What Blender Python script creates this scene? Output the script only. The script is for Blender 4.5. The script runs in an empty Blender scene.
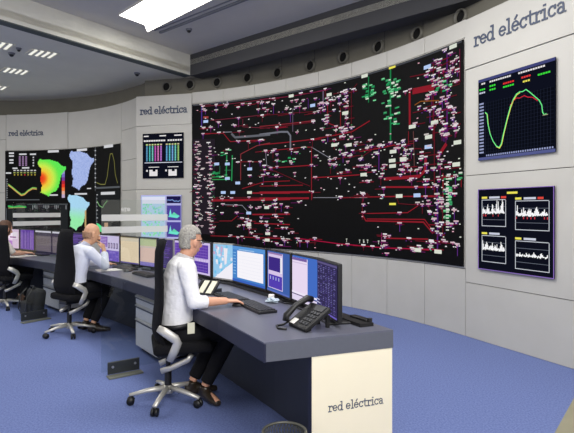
import bpy, bmesh, math, random
from mathutils import Vector, Matrix
C = bpy.context.scene.collection
RNG = random.Random(7)
rad = math.radians

# ------------------------------------------------------------------ camera
CH, FP, CX, CY = 1.5, 500.0, 287.0, 210.0
cam = bpy.data.cameras.new('camera'); co = bpy.data.objects.new('camera', cam); C.objects.link(co)
co.location = (0, 0, CH); co.rotation_euler = (rad(90), 0, 0)
cam.sensor_width = 36; cam.lens = FP / 574 * 36; cam.shift_y = -(216.5 - CY) / 574; cam.clip_start = .05
bpy.context.scene.camera = co
vs = bpy.context.scene.view_settings
vs.view_transform = 'Standard'; vs.look = 'None'; vs.gamma = 1; vs.exposure = 0.0; vs.use_curve_mapping = False

def gp(x, y, z=0.0):
    Y = FP * (CH - z) / (y - CY)
    return Vector(((x - CX) / FP * Y, Y, z))

# ------------------------------------------------------------------ materials
def lin(c):
    return tuple(((v / 255) / 12.92 if v / 255 <= .04045 else ((v / 255 + .055) / 1.055) ** 2.4) for v in c[:3])

def mat(name, col, rough=.6, metal=0, noise=0, nscale=40, bump=0, bscale=None, spec=None, col2=None):
    m = bpy.data.materials.new(name); m.use_nodes = True
    nt = m.node_tree; b = nt.nodes['Principled BSDF']
    c = lin(col)
    b.inputs['Base Color'].default_value = (*c, 1)
    b.inputs['Roughness'].default_value = rough; b.inputs['Metallic'].default_value = metal
    if spec is not None: b.inputs['Specular IOR Level'].default_value = spec
    if noise or bump:
        tc = nt.nodes.new('ShaderNodeTexCoord')
        n = nt.nodes.new('ShaderNodeTexNoise'); n.inputs['Scale'].default_value = nscale; n.inputs['Detail'].default_value = 4
        nt.links.new(tc.outputs['Object'], n.inputs['Vector'])
        if noise:
            r = nt.nodes.new('ShaderNodeValToRGB')
            r.color_ramp.elements[0].position = .3; r.color_ramp.elements[1].position = .7
            if col2:
                d = lin(col2); r.color_ramp.elements[0].color = (*d, 1); r.color_ramp.elements[1].color = (*c, 1)
            else:
                r.color_ramp.elements[0].color = (*[v * (1 - noise) for v in c], 1)
                r.color_ramp.elements[1].color = (*[min(1, v * (1 + noise)) for v in c], 1)
            nt.links.new(n.outputs['Fac'], r.inputs['Fac']); nt.links.new(r.outputs['Color'], b.inputs['Base Color'])
        if bump:
            n2 = nt.nodes.new('ShaderNodeTexNoise'); n2.inputs['Scale'].default_value = bscale or nscale; n2.inputs['Detail'].default_value = 3
            nt.links.new(tc.outputs['Object'], n2.inputs['Vector'])
            bp = nt.nodes.new('ShaderNodeBump'); bp.inputs['Strength'].default_value = bump; bp.inputs['Distance'].default_value = .02
            nt.links.new(n2.outputs['Fac'], bp.inputs['Height']); nt.links.new(bp.outputs['Normal'], b.inputs['Normal'])
    return m

def emit(name, col, s):
    m = bpy.data.materials.new(name); m.use_nodes = True; nt = m.node_tree
    nt.nodes.remove(nt.nodes['Principled BSDF'])
    e = nt.nodes.new('ShaderNodeEmission'); e.inputs['Color'].default_value = (*lin(col), 1); e.inputs['Strength'].default_value = s
    nt.links.new(e.outputs[0], nt.nodes['Material Output'].inputs[0]); return m

def emit_attr(name, s):
    m = bpy.data.materials.new(name); m.use_nodes = True; nt = m.node_tree
    nt.nodes.remove(nt.nodes['Principled BSDF'])
    a = nt.nodes.new('ShaderNodeAttribute'); a.attribute_name = 'Col'
    e = nt.nodes.new('ShaderNodeEmission'); e.inputs['Strength'].default_value = s
    nt.links.new(a.outputs['Color'], e.inputs['Color']); nt.links.new(e.outputs[0], nt.nodes['Material Output'].inputs[0]); return m

def glass_mat(name, fac, tint, frost=False):
    m = bpy.data.materials.new(name); m.use_nodes = True; nt = m.node_tree
    nt.nodes.remove(nt.nodes['Principled BSDF'])
    t = nt.nodes.new('ShaderNodeBsdfTransparent'); t.inputs[0].default_value = (*tint, 1)
    g = nt.nodes.new('ShaderNodeBsdfDiffuse' if frost else 'ShaderNodeBsdfGlossy')
    g.inputs[0].default_value = (.72, .72, .69, 1)
    if not frost: g.inputs['Roughness'].default_value = .03
    mx = nt.nodes.new('ShaderNodeMixShader'); mx.inputs[0].default_value = fac
    nt.links.new(t.outputs[0], mx.inputs[1]); nt.links.new(g.outputs[0], mx.inputs[2])
    nt.links.new(mx.outputs[0], nt.nodes['Material Output'].inputs[0]); return m

M = dict(
    wall=mat('wall_panel', (192, 190, 183), .5, noise=.03, nscale=3),
    wallshade=mat('upper_wall_shaded', (118, 115, 104), .7, noise=.05, nscale=4),  # poorly lit set-back band: its shade is put into a darker colour
    joint=mat('joint_dark', (70, 70, 68), .8),
    ceil=mat('ceiling_grey', (216, 211, 199), .85, noise=.03, nscale=2),
    ceil2=mat('ceiling_light_grey', (230, 226, 208), .85, noise=.03, nscale=2),
    beamd=mat('beam_shaded', (66, 66, 68), .75, noise=.04, nscale=3),  # beam face turned from the light, shade put into its dark colour
    beaml=mat('beam_lit', (214, 212, 200), .7, noise=.08, nscale=2.5),  # beam face catching the light, painted lighter to show it
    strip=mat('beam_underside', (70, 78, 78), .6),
    carpet=mat('carpet_blue', (118, 134, 188), .95, noise=.3, nscale=75, bump=.5, bscale=220, col2=(88, 104, 158)),
    letter=mat('letter_slate', (66, 76, 98), .5),
    nozzle=mat('nozzle_grey', (112, 110, 102), .5),
    black=mat('black_plastic', (20, 20, 22), .45),
    hole=mat('hole_dark', (8, 8, 8), .9),
    screen=mat('screen_black', (7, 7, 8), .6, spec=.12),
    case=mat('monitor_case', (28, 28, 31), .4),
    silver=mat('brushed_silver', (190, 190, 188), .35, .8),
    alu=mat('cast_aluminium', (205, 203, 196), .42, .55),
    desk=mat('desk_laminate', (98, 100, 114), .36, noise=.06, nscale=120),
    deskedge=mat('desk_edge', (94, 97, 106), .5, noise=.03, nscale=50),
    darkpanel=mat('modesty_panel', (50, 54, 68), .5, noise=.05, nscale=8),  # dark panel colour, deepened further to carry the shade under the desk
    navy=mat('navy_edge', (34, 36, 58), .5),
    cream=mat('cream_panel', (252, 242, 212), .45, noise=.01, nscale=5),
    ped=mat('pedestal_white', (196, 197, 200), .45),
    pedgap=mat('drawer_gap', (80, 82, 88), .5),
    fabric=mat('chair_fabric', (17, 17, 20), .9, bump=.3, bscale=180, spec=.2),
    skin=mat('skin', (214, 160, 132), .5, noise=.05, nscale=18),
    skin2=mat('skin_tan', (208, 160, 128), .5, noise=.05, nscale=18),
    shirt=mat('shirt_white', (240, 240, 242), .8, bump=1.0, bscale=11, noise=.02, nscale=30),
    shirt2=mat('shirt_pale_blue', (222, 226, 240), .8, bump=.5, bscale=9, noise=.02, nscale=30),
    blouse=mat('blouse_cream', (226, 218, 208), .85, bump=.5, bscale=9),
    trouser=mat('trousers_black', (20, 20, 24), .85, bump=.5, bscale=10, spec=.2),
    shoe=mat('shoe_brown_black', (48, 40, 32), .3),
    hairgrey=mat('hair_grey', (168, 165, 158), .7, noise=.25, nscale=60, bump=.8, bscale=90),
    hairfringe=mat('hair_stubble', (172, 134, 108), .7, noise=.2, nscale=90, bump=.5, bscale=120),
    hairbrown=mat('hair_brown', (84, 56, 40), .6, noise=.3, nscale=40, bump=.7, bscale=60),
    eyew=mat('eye_white', (230, 228, 224), .3), lens=mat('lens_dark', (40, 34, 32), .15),
    paper=mat('paper_white', (240, 238, 232), .7), keycream=mat('key_cream', (232, 230, 206), .4),
    key=mat('key_dark', (48, 49, 54), .5), grey=mat('plastic_grey', (120, 122, 128), .45),
    bag=mat('bag_canvas', (44, 44, 46), .85, bump=.5, bscale=60), bagtan=mat('bag_brown', (86, 62, 50), .8),
    mesh=mat('bin_wire', (92, 92, 84), .45, .3), olive=mat('side_desk', (118, 114, 94), .5, noise=.06, nscale=10),
    wrap=mat('clear_plastic', (190, 205, 215), .15), bracket=mat('bracket_metal', (60, 63, 64), .4, .4),
    bracketfoot=mat('bracket_foot', (128, 130, 118), .45, .4),
    glass=glass_mat('partition_glass', .045, (.93, .95, .945)), frost=glass_mat('frosted_band', .58, (.95, .95, .95), True),
    lamp=emit('lamp_glow', (255, 253, 248), 9.0), slat=emit('slat_glow', (250, 250, 240), .95),
    disp=emit_attr('display', 1.0),
)

# ------------------------------------------------------------------ helpers
def obj(name, bm, m, parent=None, smooth=False):
    me = bpy.data.meshes.new(name)
    bmesh.ops.recalc_face_normals(bm, faces=bm.faces)
    if smooth:
        for f in bm.faces: f.smooth = True
    bm.to_mesh(me); bm.free()
    o = bpy.data.objects.new(name, me); C.objects.link(o)
    for k in (m if isinstance(m, (list, tuple)) else [m]): me.materials.append(k)
    if parent: o.parent = parent
    return o

def tag(o, label=None, cat=None, group=None, kind=None):
    if label: o['label'] = label
    if cat: o['category'] = cat
    if group: o['group'] = group
    if kind: o['kind'] = kind
    return o

def thing(name, label, cat, loc=(0, 0, 0), rz=0, group=None):
    o = bpy.data.objects.new(name, None); C.objects.link(o); o.empty_display_size = .1
    o.location = loc; o.rotation_euler = (0, 0, rz)
    return tag(o, label, cat, group)

def struct(name, bm, m): return tag(obj(name, bm, m), name.replace('_', ' '), None, None, 'structure')

def dup(o, parent=None):
    c = o.copy(); C.objects.link(c)
    if parent: c.parent = parent
    for k in list(o.children): dup(k, c)
    return c

def B(): return bmesh.new()

def box(bm, c, s, bev=0, mx=None, seg=2, mi=0):
    r = bmesh.ops.create_cube(bm, size=1); vv = r['verts']
    for v in vv: v.co = Vector((v.co.x * s[0] + c[0], v.co.y * s[1] + c[1], v.co.z * s[2] + c[2]))
    fs = set(f for v in vv for f in v.link_faces)
    if bev:
        r = bmesh.ops.bevel(bm, geom=list(set(e for v in vv for e in v.link_edges)), offset=bev, segments=seg, affect='EDGES', profile=.5)
        vv = list(set(r['verts']) | set(v for v in vv if v.is_valid))
        fs = set(f for v in vv for f in v.link_faces)
    for f in fs: f.material_index = mi
    if mx:
        for v in vv: v.co = mx @ v.co
    return vv

def cyl(bm, p0, p1, r0, r1=None, n=16, mi=0):
    p0, p1 = Vector(p0), Vector(p1); r1 = r0 if r1 is None else r1
    return tube(bm, [p0, p1], [r0, r1], n=n, mi=mi)

def tube(bm, pts, rads, side=None, n=12, mi=0):
    pts = [Vector(p) for p in pts]; rings = []; U0 = None
    for i, p in enumerate(pts):
        t = (pts[min(i + 1, len(pts) - 1)] - pts[max(i - 1, 0)]).normalized()
        if side is not None: U = Vector(side)
        elif U0 is None: U = Vector((0, 0, 1)) if abs(t.z) < .9 else Vector((1, 0, 0))
        else: U = U0
        U = (U - t * U.dot(t)).normalized(); U0 = U; V = t.cross(U)
        r = rads[i] if isinstance(rads, (list, tuple)) else rads
        ru, rv = r if isinstance(r, tuple) else (r, r)
        rings.append([bm.verts.new(p + U * ru * math.cos(a) + V * rv * math.sin(a)) for a in [2 * math.pi * k / n for k in range(n)]])
    fs = []
    for a, b in zip(rings, rings[1:]):
        for k in range(n): fs.append(bm.faces.new((a[k], a[(k + 1) % n], b[(k + 1) % n], b[k])))
    fs.append(bm.faces.new(rings[0][::-1])); fs.append(bm.faces.new(rings[-1]))
    for f in fs: f.material_index = mi
    return [v for r in rings for v in r]

def ell(bm, c, r, mx=None, u=14, v=10):
    q = bmesh.ops.create_uvsphere(bm, u_segments=u, v_segments=v, radius=1)['verts']
    for w in q:
        w.co = Vector((w.co.x * r[0], w.co.y * r[1], w.co.z * r[2])) + Vector(c)
        if mx: w.co = mx @ w.co
    return q

def prism(bm, poly, z0, z1, mi=0):
    a = [bm.verts.new((p[0], p[1], z0)) for p in poly]; b = [bm.verts.new((p[0], p[1], z1)) for p in poly]
    n = len(poly); fs = [bm.faces.new(a[::-1]), bm.faces.new(b)]
    for i in range(n): fs.append(bm.faces.new((a[i], a[(i + 1) % n], b[(i + 1) % n], b[i])))
    for f in fs: f.material_index = mi
    return fs

def fuse(bm, voxel, smooth=4):
    me = bpy.data.meshes.new('tmp'); bmesh.ops.recalc_face_normals(bm, faces=bm.faces); bm.to_mesh(me); bm.free()
    o = bpy.data.objects.new('tmp', me); C.objects.link(o)
    r = o.modifiers.new('r', 'REMESH'); r.mode = 'VOXEL'; r.voxel_size = voxel
    s = o.modifiers.new('s', 'SMOOTH'); s.iterations = smooth; s.factor = .5
    dg = bpy.context.evaluated_depsgraph_get()
    nm = bpy.data.meshes.new_from_object(o.evaluated_get(dg))
    bpy.data.objects.remove(o); bpy.data.meshes.remove(me)
    nb = bmesh.new(); nb.from_mesh(nm); bpy.data.meshes.remove(nm)
    return nb

# ------------------------------------------------------------------ surfaces: arcs and straight walls, u runs to the right
class Arc:
    def __init__(s, c, r, th0): s.c, s.r, s.th0 = Vector(c), r, rad(th0)
    def p(s, u, z, off=0):
        th = s.th0 + u / s.r; q = s.r - off
        return Vector((s.c.x + q * math.sin(th), s.c.y + q * math.cos(th), z))
    def nrm(s, u): th = s.th0 + u / s.r; return Vector((-math.sin(th), -math.cos(th), 0))
    def pix(s, x, y, off=0):
        k = (x - CX) / FP; q = s.r - off; a = k * k + 1; b = -2 * (k * s.c.x + s.c.y); cc = s.c.x ** 2 + s.c.y ** 2 - q * q
        Y = (-b + math.sqrt(b * b - 4 * a * cc)) / (2 * a)
        th = math.atan2(k * Y - s.c.x, Y - s.c.y)
        return (th - s.th0) * s.r, CH + (CY - y) * Y / FP
    def inner(s, off): return s

class Line:
    def __init__(s, p0, p1):
        s.a, s.b = Vector((p0[0], p0[1], 0)), Vector((p1[0], p1[1], 0)); s.d = (s.b - s.a).normalized(); s.len = (s.b - s.a).length
        s.n = Vector((s.d.y, -s.d.x, 0))
    def p(s, u, z, off=0): q = s.a + s.d * u + s.n * off; return Vector((q.x, q.y, z))
    def nrm(s, u): return s.n
    def pix(s, x, y, off=0):
        k = (x - CX) / FP; o = s.a + s.n * off
        u = (k * o.y - o.x) / (s.d.x - k * s.d.y); Y = o.y + u * s.d.y
        return u, CH + (CY - y) * Y / FP

def slab(bm, sf, u0, u1, z0, z1, o0, o1, step=.15, mi=0):
    n = max(1, int(abs(u1 - u0) / step)) if isinstance(sf, Arc) else 1
    R = []
    for i in range(n + 1):
        u = u0 + (u1 - u0) * i / n
        R.append([bm.verts.new(sf.p(u, z, o)) for z, o in ((z0, o0), (z1, o0), (z1, o1), (z0, o1))])
    fs = [bm.faces.new(R[0]), bm.faces.new(R[-1][::-1])]
    for a, b in zip(R, R[1:]):
        for k in range(4): fs.append(bm.faces.new((a[k], b[k], b[(k + 1) % 4], a[(k + 1) % 4])))
    for f in fs: f.material_index = mi

ARC1 = Arc((-4.32, 3.03), 7.07, 20.6)
U1 = ARC1.pix(465.5, 200)[0]
A0 = ARC1.p(0, 0); A1 = ARC1.p(U1, 0)
PL = Line((A0.x - 1.162, A0.y + .30), (A0.x, A0.y))                 # sign pier between the two video walls
th = rad(65); PR = Line((A1.x, A1.y), (A1.x + 1.39 * math.cos(th), A1.y - 1.39 * math.sin(th)))   # sign pier on the right
PR2 = Line(PR.b, (PR.b.x + 2.6 * math.cos(rad(77)), PR.b.y - 2.6 * math.sin(rad(77))))
ARC2 = Arc((PL.a.x - 3.794, PL.a.y - 2.964), 4.815, 1.9)
U2 = 4.21
L0 = ARC2.p(0, 0)
PW = Line((L0.x - 4, L0.y + .2), (L0.x, L0.y))

# ------------------------------------------------------------------ room shell
bm = B(); prism(bm, [(-14, -4), (9, -4), (9, 15), (-14, 15)], -.1, 0); struct('floor', bm, M['carpet'])
G = .004
ZT = 3.76
def panels(bm, sf, us, zs, top=None):
    slab(bm, sf, us[0], us[-1], 0, zs[-1] - .004, -.30, -.02, mi=1)
    for a, b in zip(us, us[1:]):
        for c, d in zip(zs, zs[1:]): slab(bm, sf, a + G, b - G, c + G, d - G, -.03, 0)
bm = B(); panels(bm, ARC1, [U1 * i / 8 for i in range(9)], [0, .80, 3.55, ZT + .01]); struct('wall_back', bm, [M['wall'], M['joint']])
bm = B(); panels(bm, PL, [0, PL.len], [0, .644, 1.906, 3.16]); struct('wall_pier_left', bm, [M['wall'], M['joint']])
bm = B(); panels(bm, PR, [0, 1.387], [0, .644, 1.906, 3.16]); struct('wall_pier_right', bm, [M['wall'], M['joint']])
bm = B(); panels(bm, PR2, [0, .7, 1.4, 2.6], [0, .644, 1.906, 3.16, 3.75]); struct('wall_right', bm, [M['wall'], M['joint']])
u68 = ARC2.pix(68, 112)[0]; u121 = ARC2.pix(121.5, 142)[0]
bm = B()
slab(bm, ARC2, 0, U2, 0, 3.73, -.30, -.02, mi=1)
for a, b, zs in ((0, u68, [0, .78, 2.9, 3.74]), (u68, u121, [0, .78, 2.9, 3.74]), (u121, U2, [0, .644, 1.906, 2.53, 3.16, 3.74])):
    for c, d in zip(zs, zs[1:]): slab(bm, ARC2, a + G, b - G, c + G, d - G, -.03, 0)
struct('wall_left', bm, [M['wall'], M['joint']])
bm = B(); panels(bm, PW, [0, 1.3, 2.6, PW.len], [0, .644, 1.906, 3.16, 3.74]); struct('wall_far_left', bm, [M['wall'], M['joint']])
# wall behind and above the panelled wall, its shade painted in
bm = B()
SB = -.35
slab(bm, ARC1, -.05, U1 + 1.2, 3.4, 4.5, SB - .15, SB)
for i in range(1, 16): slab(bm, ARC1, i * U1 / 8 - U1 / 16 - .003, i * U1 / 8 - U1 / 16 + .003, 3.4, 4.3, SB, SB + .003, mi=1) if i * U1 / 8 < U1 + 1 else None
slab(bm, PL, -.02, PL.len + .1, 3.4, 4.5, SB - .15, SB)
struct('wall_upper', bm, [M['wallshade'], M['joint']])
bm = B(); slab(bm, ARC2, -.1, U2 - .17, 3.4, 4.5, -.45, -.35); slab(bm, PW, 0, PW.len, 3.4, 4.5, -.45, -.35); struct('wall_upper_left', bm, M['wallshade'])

# ceilings and beams
K = Vector((-1.87, 9.66, 0)); d1 = Vector((4.05, -3.45, 0)).normalized(); d2 = Vector((-2.02, -2.8, 0)).normalized()
n1 = Vector((-d1.y, d1.x, 0)); n2 = Vector((d2.y, -d2.x, 0))        # both point out of the coffer
def xy(v): return (v.x, v.y)
bm = B(); prism(bm, [xy(K), xy(K + d2 * 17), (9, K.y + d2.y * 17), (9.5, xy(K + d1 * 15)[1]), xy(K + d1 * 15)], 4.5, 4.6); struct('ceiling', bm, M['ceil'])
bm = B(); prism(bm, [xy(K), xy(K + d2 * 17), (-16, -4), (-16, 14.5), (0, 14.5)], 4.16, 4.26)
prism(bm, [xy(K), (0, 14.5), (12, 14.5), xy(K + d1 * 15)], 4.3, 4.4); struct('ceiling_low', bm, M['ceil2'])
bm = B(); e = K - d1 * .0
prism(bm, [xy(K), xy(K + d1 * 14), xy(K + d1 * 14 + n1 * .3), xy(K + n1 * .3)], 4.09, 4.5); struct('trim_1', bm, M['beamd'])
bm = B(); prism(bm, [xy(K), xy(K + d2 * 14), xy(K + d2 * 14 + n2 * .16), xy(K + n2 * .16)], 4.105, 4.5)
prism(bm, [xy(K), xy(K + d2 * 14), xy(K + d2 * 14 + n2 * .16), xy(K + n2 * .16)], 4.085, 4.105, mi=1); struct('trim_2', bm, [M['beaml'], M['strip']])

# luminous strip in the coffer
def onz(x, y, z): return Vector(((x - CX) / FP * (z - CH) * FP / (CY - y), (z - CH) * FP / (CY - y), z))
a, b, c = onz(118, 14, 4.5), onz(144, 23.7, 4.5), onz(147, 31.5, 4.5); dd = Vector((1, -1.01, 0)).normalized()
t = thing('ceiling_light', 'large bright luminous strip recessed in the dark grey ceiling', 'ceiling light', (0, 0, 0))
bm = B(); prism(bm, [xy(a), xy(b), xy(c), xy(c + dd * 3), xy(a + dd * 3)], 4.485, 4.499); obj('diffuser', bm, M['lamp'], t)
bm = B()
for p, q in ((a, b), (b, c), (c, c + dd * 3), (a, a + dd * 3)):
    ln = Line(p, q); slab(bm, ln, 0, ln.len, 4.478, 4.5, -.012, .012)
obj('rim', bm, M['ceil'], t)
# lighting track and small ceiling fittings
p, q = onz(160, 33, 4.48), onz(245, 0, 4.48); ln = Line(p, q)
bm = B(); slab(bm, ln, 0, ln.len + 1, 4.47, 4.5, -.02, .02); slab(bm, ln, 0, ln.len + 1, 4.485, 4.5, .10, .115)
tag(obj('ceiling_track', bm, M['grey']), 'thin grey track on the ceiling alongside the bright luminous strip', 'ceiling track')
def fitting(x, y, z, r, name, label, cat):
    p = onz(x, y, z); t = thing(name, label, cat, p)
    bm = B(); cyl(bm, (0, 0, 0), (0, 0, -.03), r, r * .8); obj('housing', bm, M['grey'], t)
    bm = B(); ell(bm, (0, 0, -.035), (r * .6, r * .6, r * .5)); obj('dome', bm, M['black'], t, True)
fitting(189, 29, 4.5, .055, 'ceiling_sensor', 'small round sensor on the ceiling beside the luminous strip', 'sensor')
fitting(137, 73, 4.16, .06, 'dome_camera', 'small black dome camera on the low ceiling above the left sign pier', 'security camera')
fitting(11.5, 53, 4.16, .06, 'ceiling_speaker', 'small round dark ceiling speaker left of the slatted lights', 'speaker')
fitting(18.8, 48.2, 4.16, .045, 'ceiling_sensor', 'small round sensor on the low ceiling between two slatted lights', 'sensor')
e1 = Vector((-.69, .72, 0)); e2 = Vector((.8, .6, 0))
for x, y, lb in ((42, 53.6, 'slatted ceiling light of four bright bars nearest the beam'), (15, 71, 'slatted ceiling light of four bright bars lower left of the first'),
                 (-3, 44.5, 'slatted ceiling light cut off by the upper left photo edge'), (-5, 87, 'farthest slatted ceiling light, barely showing at the left photo edge')):
    p = onz(x, y, 4.16); t = thing('ceiling_light', lb, 'ceiling light', p, 0, 'slatted lights on the low ceiling')
    bm = B()
    for k in range(5):
        o = e2 * (.098 * (k - 2)); q = [o + e1 * .19 - e2 * .02, o - e1 * .19 - e2 * .02, o - e1 * .19 + e2 * .02, o + e1 * .19 + e2 * .02]
        prism(bm, [xy(v) for v in q], -.02, -.0005)
    obj('louvre', bm, M['ceil2'], t)
    for k in range(4):
        o = e2 * (.098 * (k - 1.5)); q = [o + e1 * .17 - e2 * .024, o - e1 * .17 - e2 * .024, o - e1 * .17 + e2 * .024, o + e1 * .17 + e2 * .024]
        bm = B(); prism(bm, [xy(v) for v in q], -.012, -.0006); obj('light_bar', bm, M['slat'], t)

# round air nozzles in the upper wall
def nozzle(sf, off, x, y, label):
    u, z = sf.pix(x, y, off); p = sf.p(u, z, off); n = sf.nrm(u); ex = n.cross(Vector((0, 0, 1)))
    t = thing('air_nozzle', label, 'air vent', p, 0, 'round air nozzles along the upper wall')
    t.matrix_world = Matrix.Translation(p) @ Matrix((ex, -ex.cross(n) * -1, n)).transposed().to_4x4() if False else Matrix.Translation(p)
    bm = B(); N = 24; rr = []
    for r, o in ((.105, .002), (.10, .05), (.082, .05), (.078, .004)):
        rr.append([bm.verts.new(n * o + ex * r * math.cos(2 * math.pi * k / N) + Vector((0, 0, r * math.sin(2 * math.pi * k / N)))) for k in range(N)])
    for A, Bq in zip(rr, rr[1:]):
        for k in range(N): bm.faces.new((A[k], A[(k + 1) % N], Bq[(k + 1) % N], Bq[k]))
    obj('rim', bm, M['nozzle'], t, True)
    bm = B(); cyl(bm, n * .001, n * .012, .079, n=24); obj('opening', bm, M['hole'], t)
for k, (x, y) in enumerate([(167, 87), (190.5, 85)]):
    nozzle(PL, SB, x, y, ['round dark air nozzle above the letters of the middle wall sign', 'round dark air nozzle above the right end of the middle wall sign'][k])
OR = ['first', 'second', 'third', 'fourth', 'fifth', 'sixth', 'seventh', 'eighth']
for k, (x, y) in enumerate([(217.5, 82.5), (248, 78), (278, 73), (311, 66), (344, 57.5), (379, 47), (418, 34), (462, 17)]):
    nozzle(ARC1, SB, x, y, 'round dark air nozzle above the network diagram screen, %s from its left end' % OR[k])

# ------------------------------------------------------------------ lettering: slab serif strokes
def arc(cx, cy, rx, ry, a0, a1, n=14): return [(cx + rx * math.cos(rad(a0 + (a1 - a0) * i / n)), cy + ry * math.sin(rad(a0 + (a1 - a0) * i / n))) for i in range(n + 1)]
E = [arc(.46, .5, .38, .46, 0, 318), [(.1, .52), (.84, .52)]]
GL = {'r': ([[(.26, 0), (.26, .97)], [(.04, 0), (.58, 0)], [(.06, .97), (.26, .97)], [(.26, .62), (.38, .86), (.58, .97), (.76, .94), (.77, .74)]], .86),
      'e': (E, 1.0), 'd': ([arc(.44, .48, .36, .47, 0, 360), [(.82, 0), (.82, 1.5)], [(.58, 1.5), (.82, 1.5)], [(.82, 0), (1.02, 0)]], 1.12),
      ' ': ([], .5), 'l': ([[(.3, 0), (.3, 1.5)], [(.08, 1.5), (.3, 1.5)], [(.06, 0), (.56, 0)]], .64),
      'é': (E + [[(.42, 1.2), (.66, 1.52)]], 1.0), 'c': ([arc(.47, .49, .38, .47, 42, 318), [(.78, .97), (.78, .68)]], .94),
      't': ([[(.3, 1.34), (.3, .2), (.38, .02), (.52, -.01), (.68, .06)], [(.04, .97), (.64, .97)]], .76),
      'i': ([[(.3, 0), (.3, .97)], [(.08, .97), (.3, .97)], [(.06, 0), (.56, 0)], [(.21, 1.38), (.39, 1.38)]], .64),
      'a': ([[(.14, .8), (.24, .94), (.44, .98), (.64, .9), (.7, .7), (.7, .05), (.9, .01)], arc(.42, .28, .3, .27, 0, 360)], .95),
      's': ([[(.75, .85), (.45, .98), (.15, .8), (.3, .56), (.6, .45), (.75, .22), (.45, -.0), (.1, .15)]], .9)}
def lettering(bm, text, f, width, w=.17):
    """f(u, v, o) -> point; text laid from u=0 to u=width"""
    tot = sum(GL[ch][1] for ch in text); s = width / tot; x0 = 0; q = 0
    for ch in text:
        for st in GL[ch][0]:
            pts = [Vector((x0 + p[0], p[1], 0)) for p in st]; L, R = [], []; q += 1; hh = .006 + .0004 * (q % 5)
            ext = w * .42
            if (pts[0] - pts[-1]).length > .01:
                pts[0] = pts[0] + (pts[0] - pts[1]).normalized() * ext; pts[-1] = pts[-1] + (pts[-1] - pts[-2]).normalized() * ext
            for i, p in enumerate(pts):
                t = (pts[min(i + 1, len(pts) - 1)] - pts[max(i - 1, 0)]).normalized(); nn = Vector((-t.y, t.x, 0)) * w / 2
                if (pts[0] - pts[-1]).length < .01 and i in (0, len(pts) - 1):
                    t = (pts[1] - pts[-2]).normalized(); nn = Vector((-t.y, t.x, 0)) * w / 2
                L.append(p + nn); R.append(p - nn)
            T = [[bm.verts.new(f(v.x * s, v.y * s, o)) for v in side] for side, o in ((L, hh), (R, hh), (R, .0005), (L, .0005))]
            for i in range(len(pts) - 1):
                for k in range(4): bm.faces.new((T[k][i], T[k][i + 1], T[(k + 1) % 4][i + 1], T[(k + 1) % 4][i]))
            bm.faces.new([T[k][0] for k in range(4)]); bm.faces.new([T[k][-1] for k in range(3, -1, -1)])
        x0 += GL[ch][1]
    return s
def wall_sign(sf, u0, u1, z0, z1, tx0, tx1, label, off=.012, w=.19):
    (ua, za), (ub, zb) = sf.pix(*tx0), sf.pix(*tx1); zm = (za + zb) / 2
    o = sf.p((u0 + u1) / 2, z0, 0); t = thing('wall_sign', label, 'sign', o)
    mx = Matrix.Translation(-o)
    bm = B(); slab(bm, sf, u0 + G, u1 - G, z0 + G, z1, -.03, off); bm.transform(mx); obj('panel', bm, M['wall'], t)
    bm = B(); lettering(bm, 'red eléctrica', lambda u, v, q: sf.p(ua + u, zm + v, off + q), ub - ua, w); bm.transform(mx); obj('lettering', bm, M['letter'], t)
wall_sign(PR, 0, 1.387, 3.16, 3.75, (475, 47.7), (567, 10), 'large grey wall sign reading red eléctrica, above the demand curve screen')
wall_sign(PL, 0, PL.len, 3.16, 3.75, (140.5, 115.2), (187.5, 111.8), 'grey wall sign reading red eléctrica between the two big video walls', w=.24)
wall_sign(ARC2, 0.02, u68, 2.91, 3.745, (9, 136.2), (43.5, 134.6), 'far left wall sign reading red eléctrica above the screen with maps', .008, .24)

# ------------------------------------------------------------------ displays
class Disp:
    def __init__(s, f): s.f = f; s.bm = B(); s.cl = s.bm.loops.layers.float_color.new('Col'); s.n = 0
    def poly(s, uv, col, lay=1):
        s.n += 1; o = .002 + .0016 * lay + .0002 * (s.n % 6)
        f = s.bm.faces.new([s.bm.verts.new(s.f(u, v, o)) for u, v in uv]); f.material_index = 0
        c = (*lin(col), 1)
        for l in f.loops: l[s.cl] = c
    def rect(s, u0, v0, u1, v1, col, lay=1, step=9):
        n = max(1, int(abs(u1 - u0) / step))
        for i in range(n):
            a = u0 + (u1 - u0) * i / n; b = u0 + (u1 - u0) * (i + 1) / n; s.poly([(a, v0), (b, v0), (b, v1), (a, v1)], col, lay)
    def line(s, pts, w, col, lay=1, step=9, wv=None):
        for (a, b), (c, d) in zip(pts, pts[1:]):
            L = math.hypot(c - a, d - b)
            if L < 1e-6: continue
            n = max(1, int(L / step)); wu = w / 2; wv_ = (wv or w) / 2; nu, nv = -(d - b) / L * wu, (c - a) / L * wv_; eu, ev = (c - a) / L * wu * .5, (d - b) / L * wv_ * .5
            for i in range(n):
                p = (a + (c - a) * i / n, b + (d - b) * i / n); q = (a + (c - a) * (i + 1) / n, b + (d - b) * (i + 1) / n)
                s.poly([(p[0] - eu + nu, p[1] - ev + nv), (p[0] - eu - nu, p[1] - ev - nv), (q[0] + eu - nu, q[1] + ev - nv), (q[0] + eu + nu, q[1] + ev + nv)], col, lay)
    def build(s, name, parent, mx=None):
        if mx: s.bm.transform(mx)
        me = bpy.data.meshes.new(name); s.bm.to_mesh(me); s.bm.free(); me.materials.append(M['disp'])
        o = bpy.data.objects.new(name, me); C.objects.link(o); o.parent = parent; return o

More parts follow.
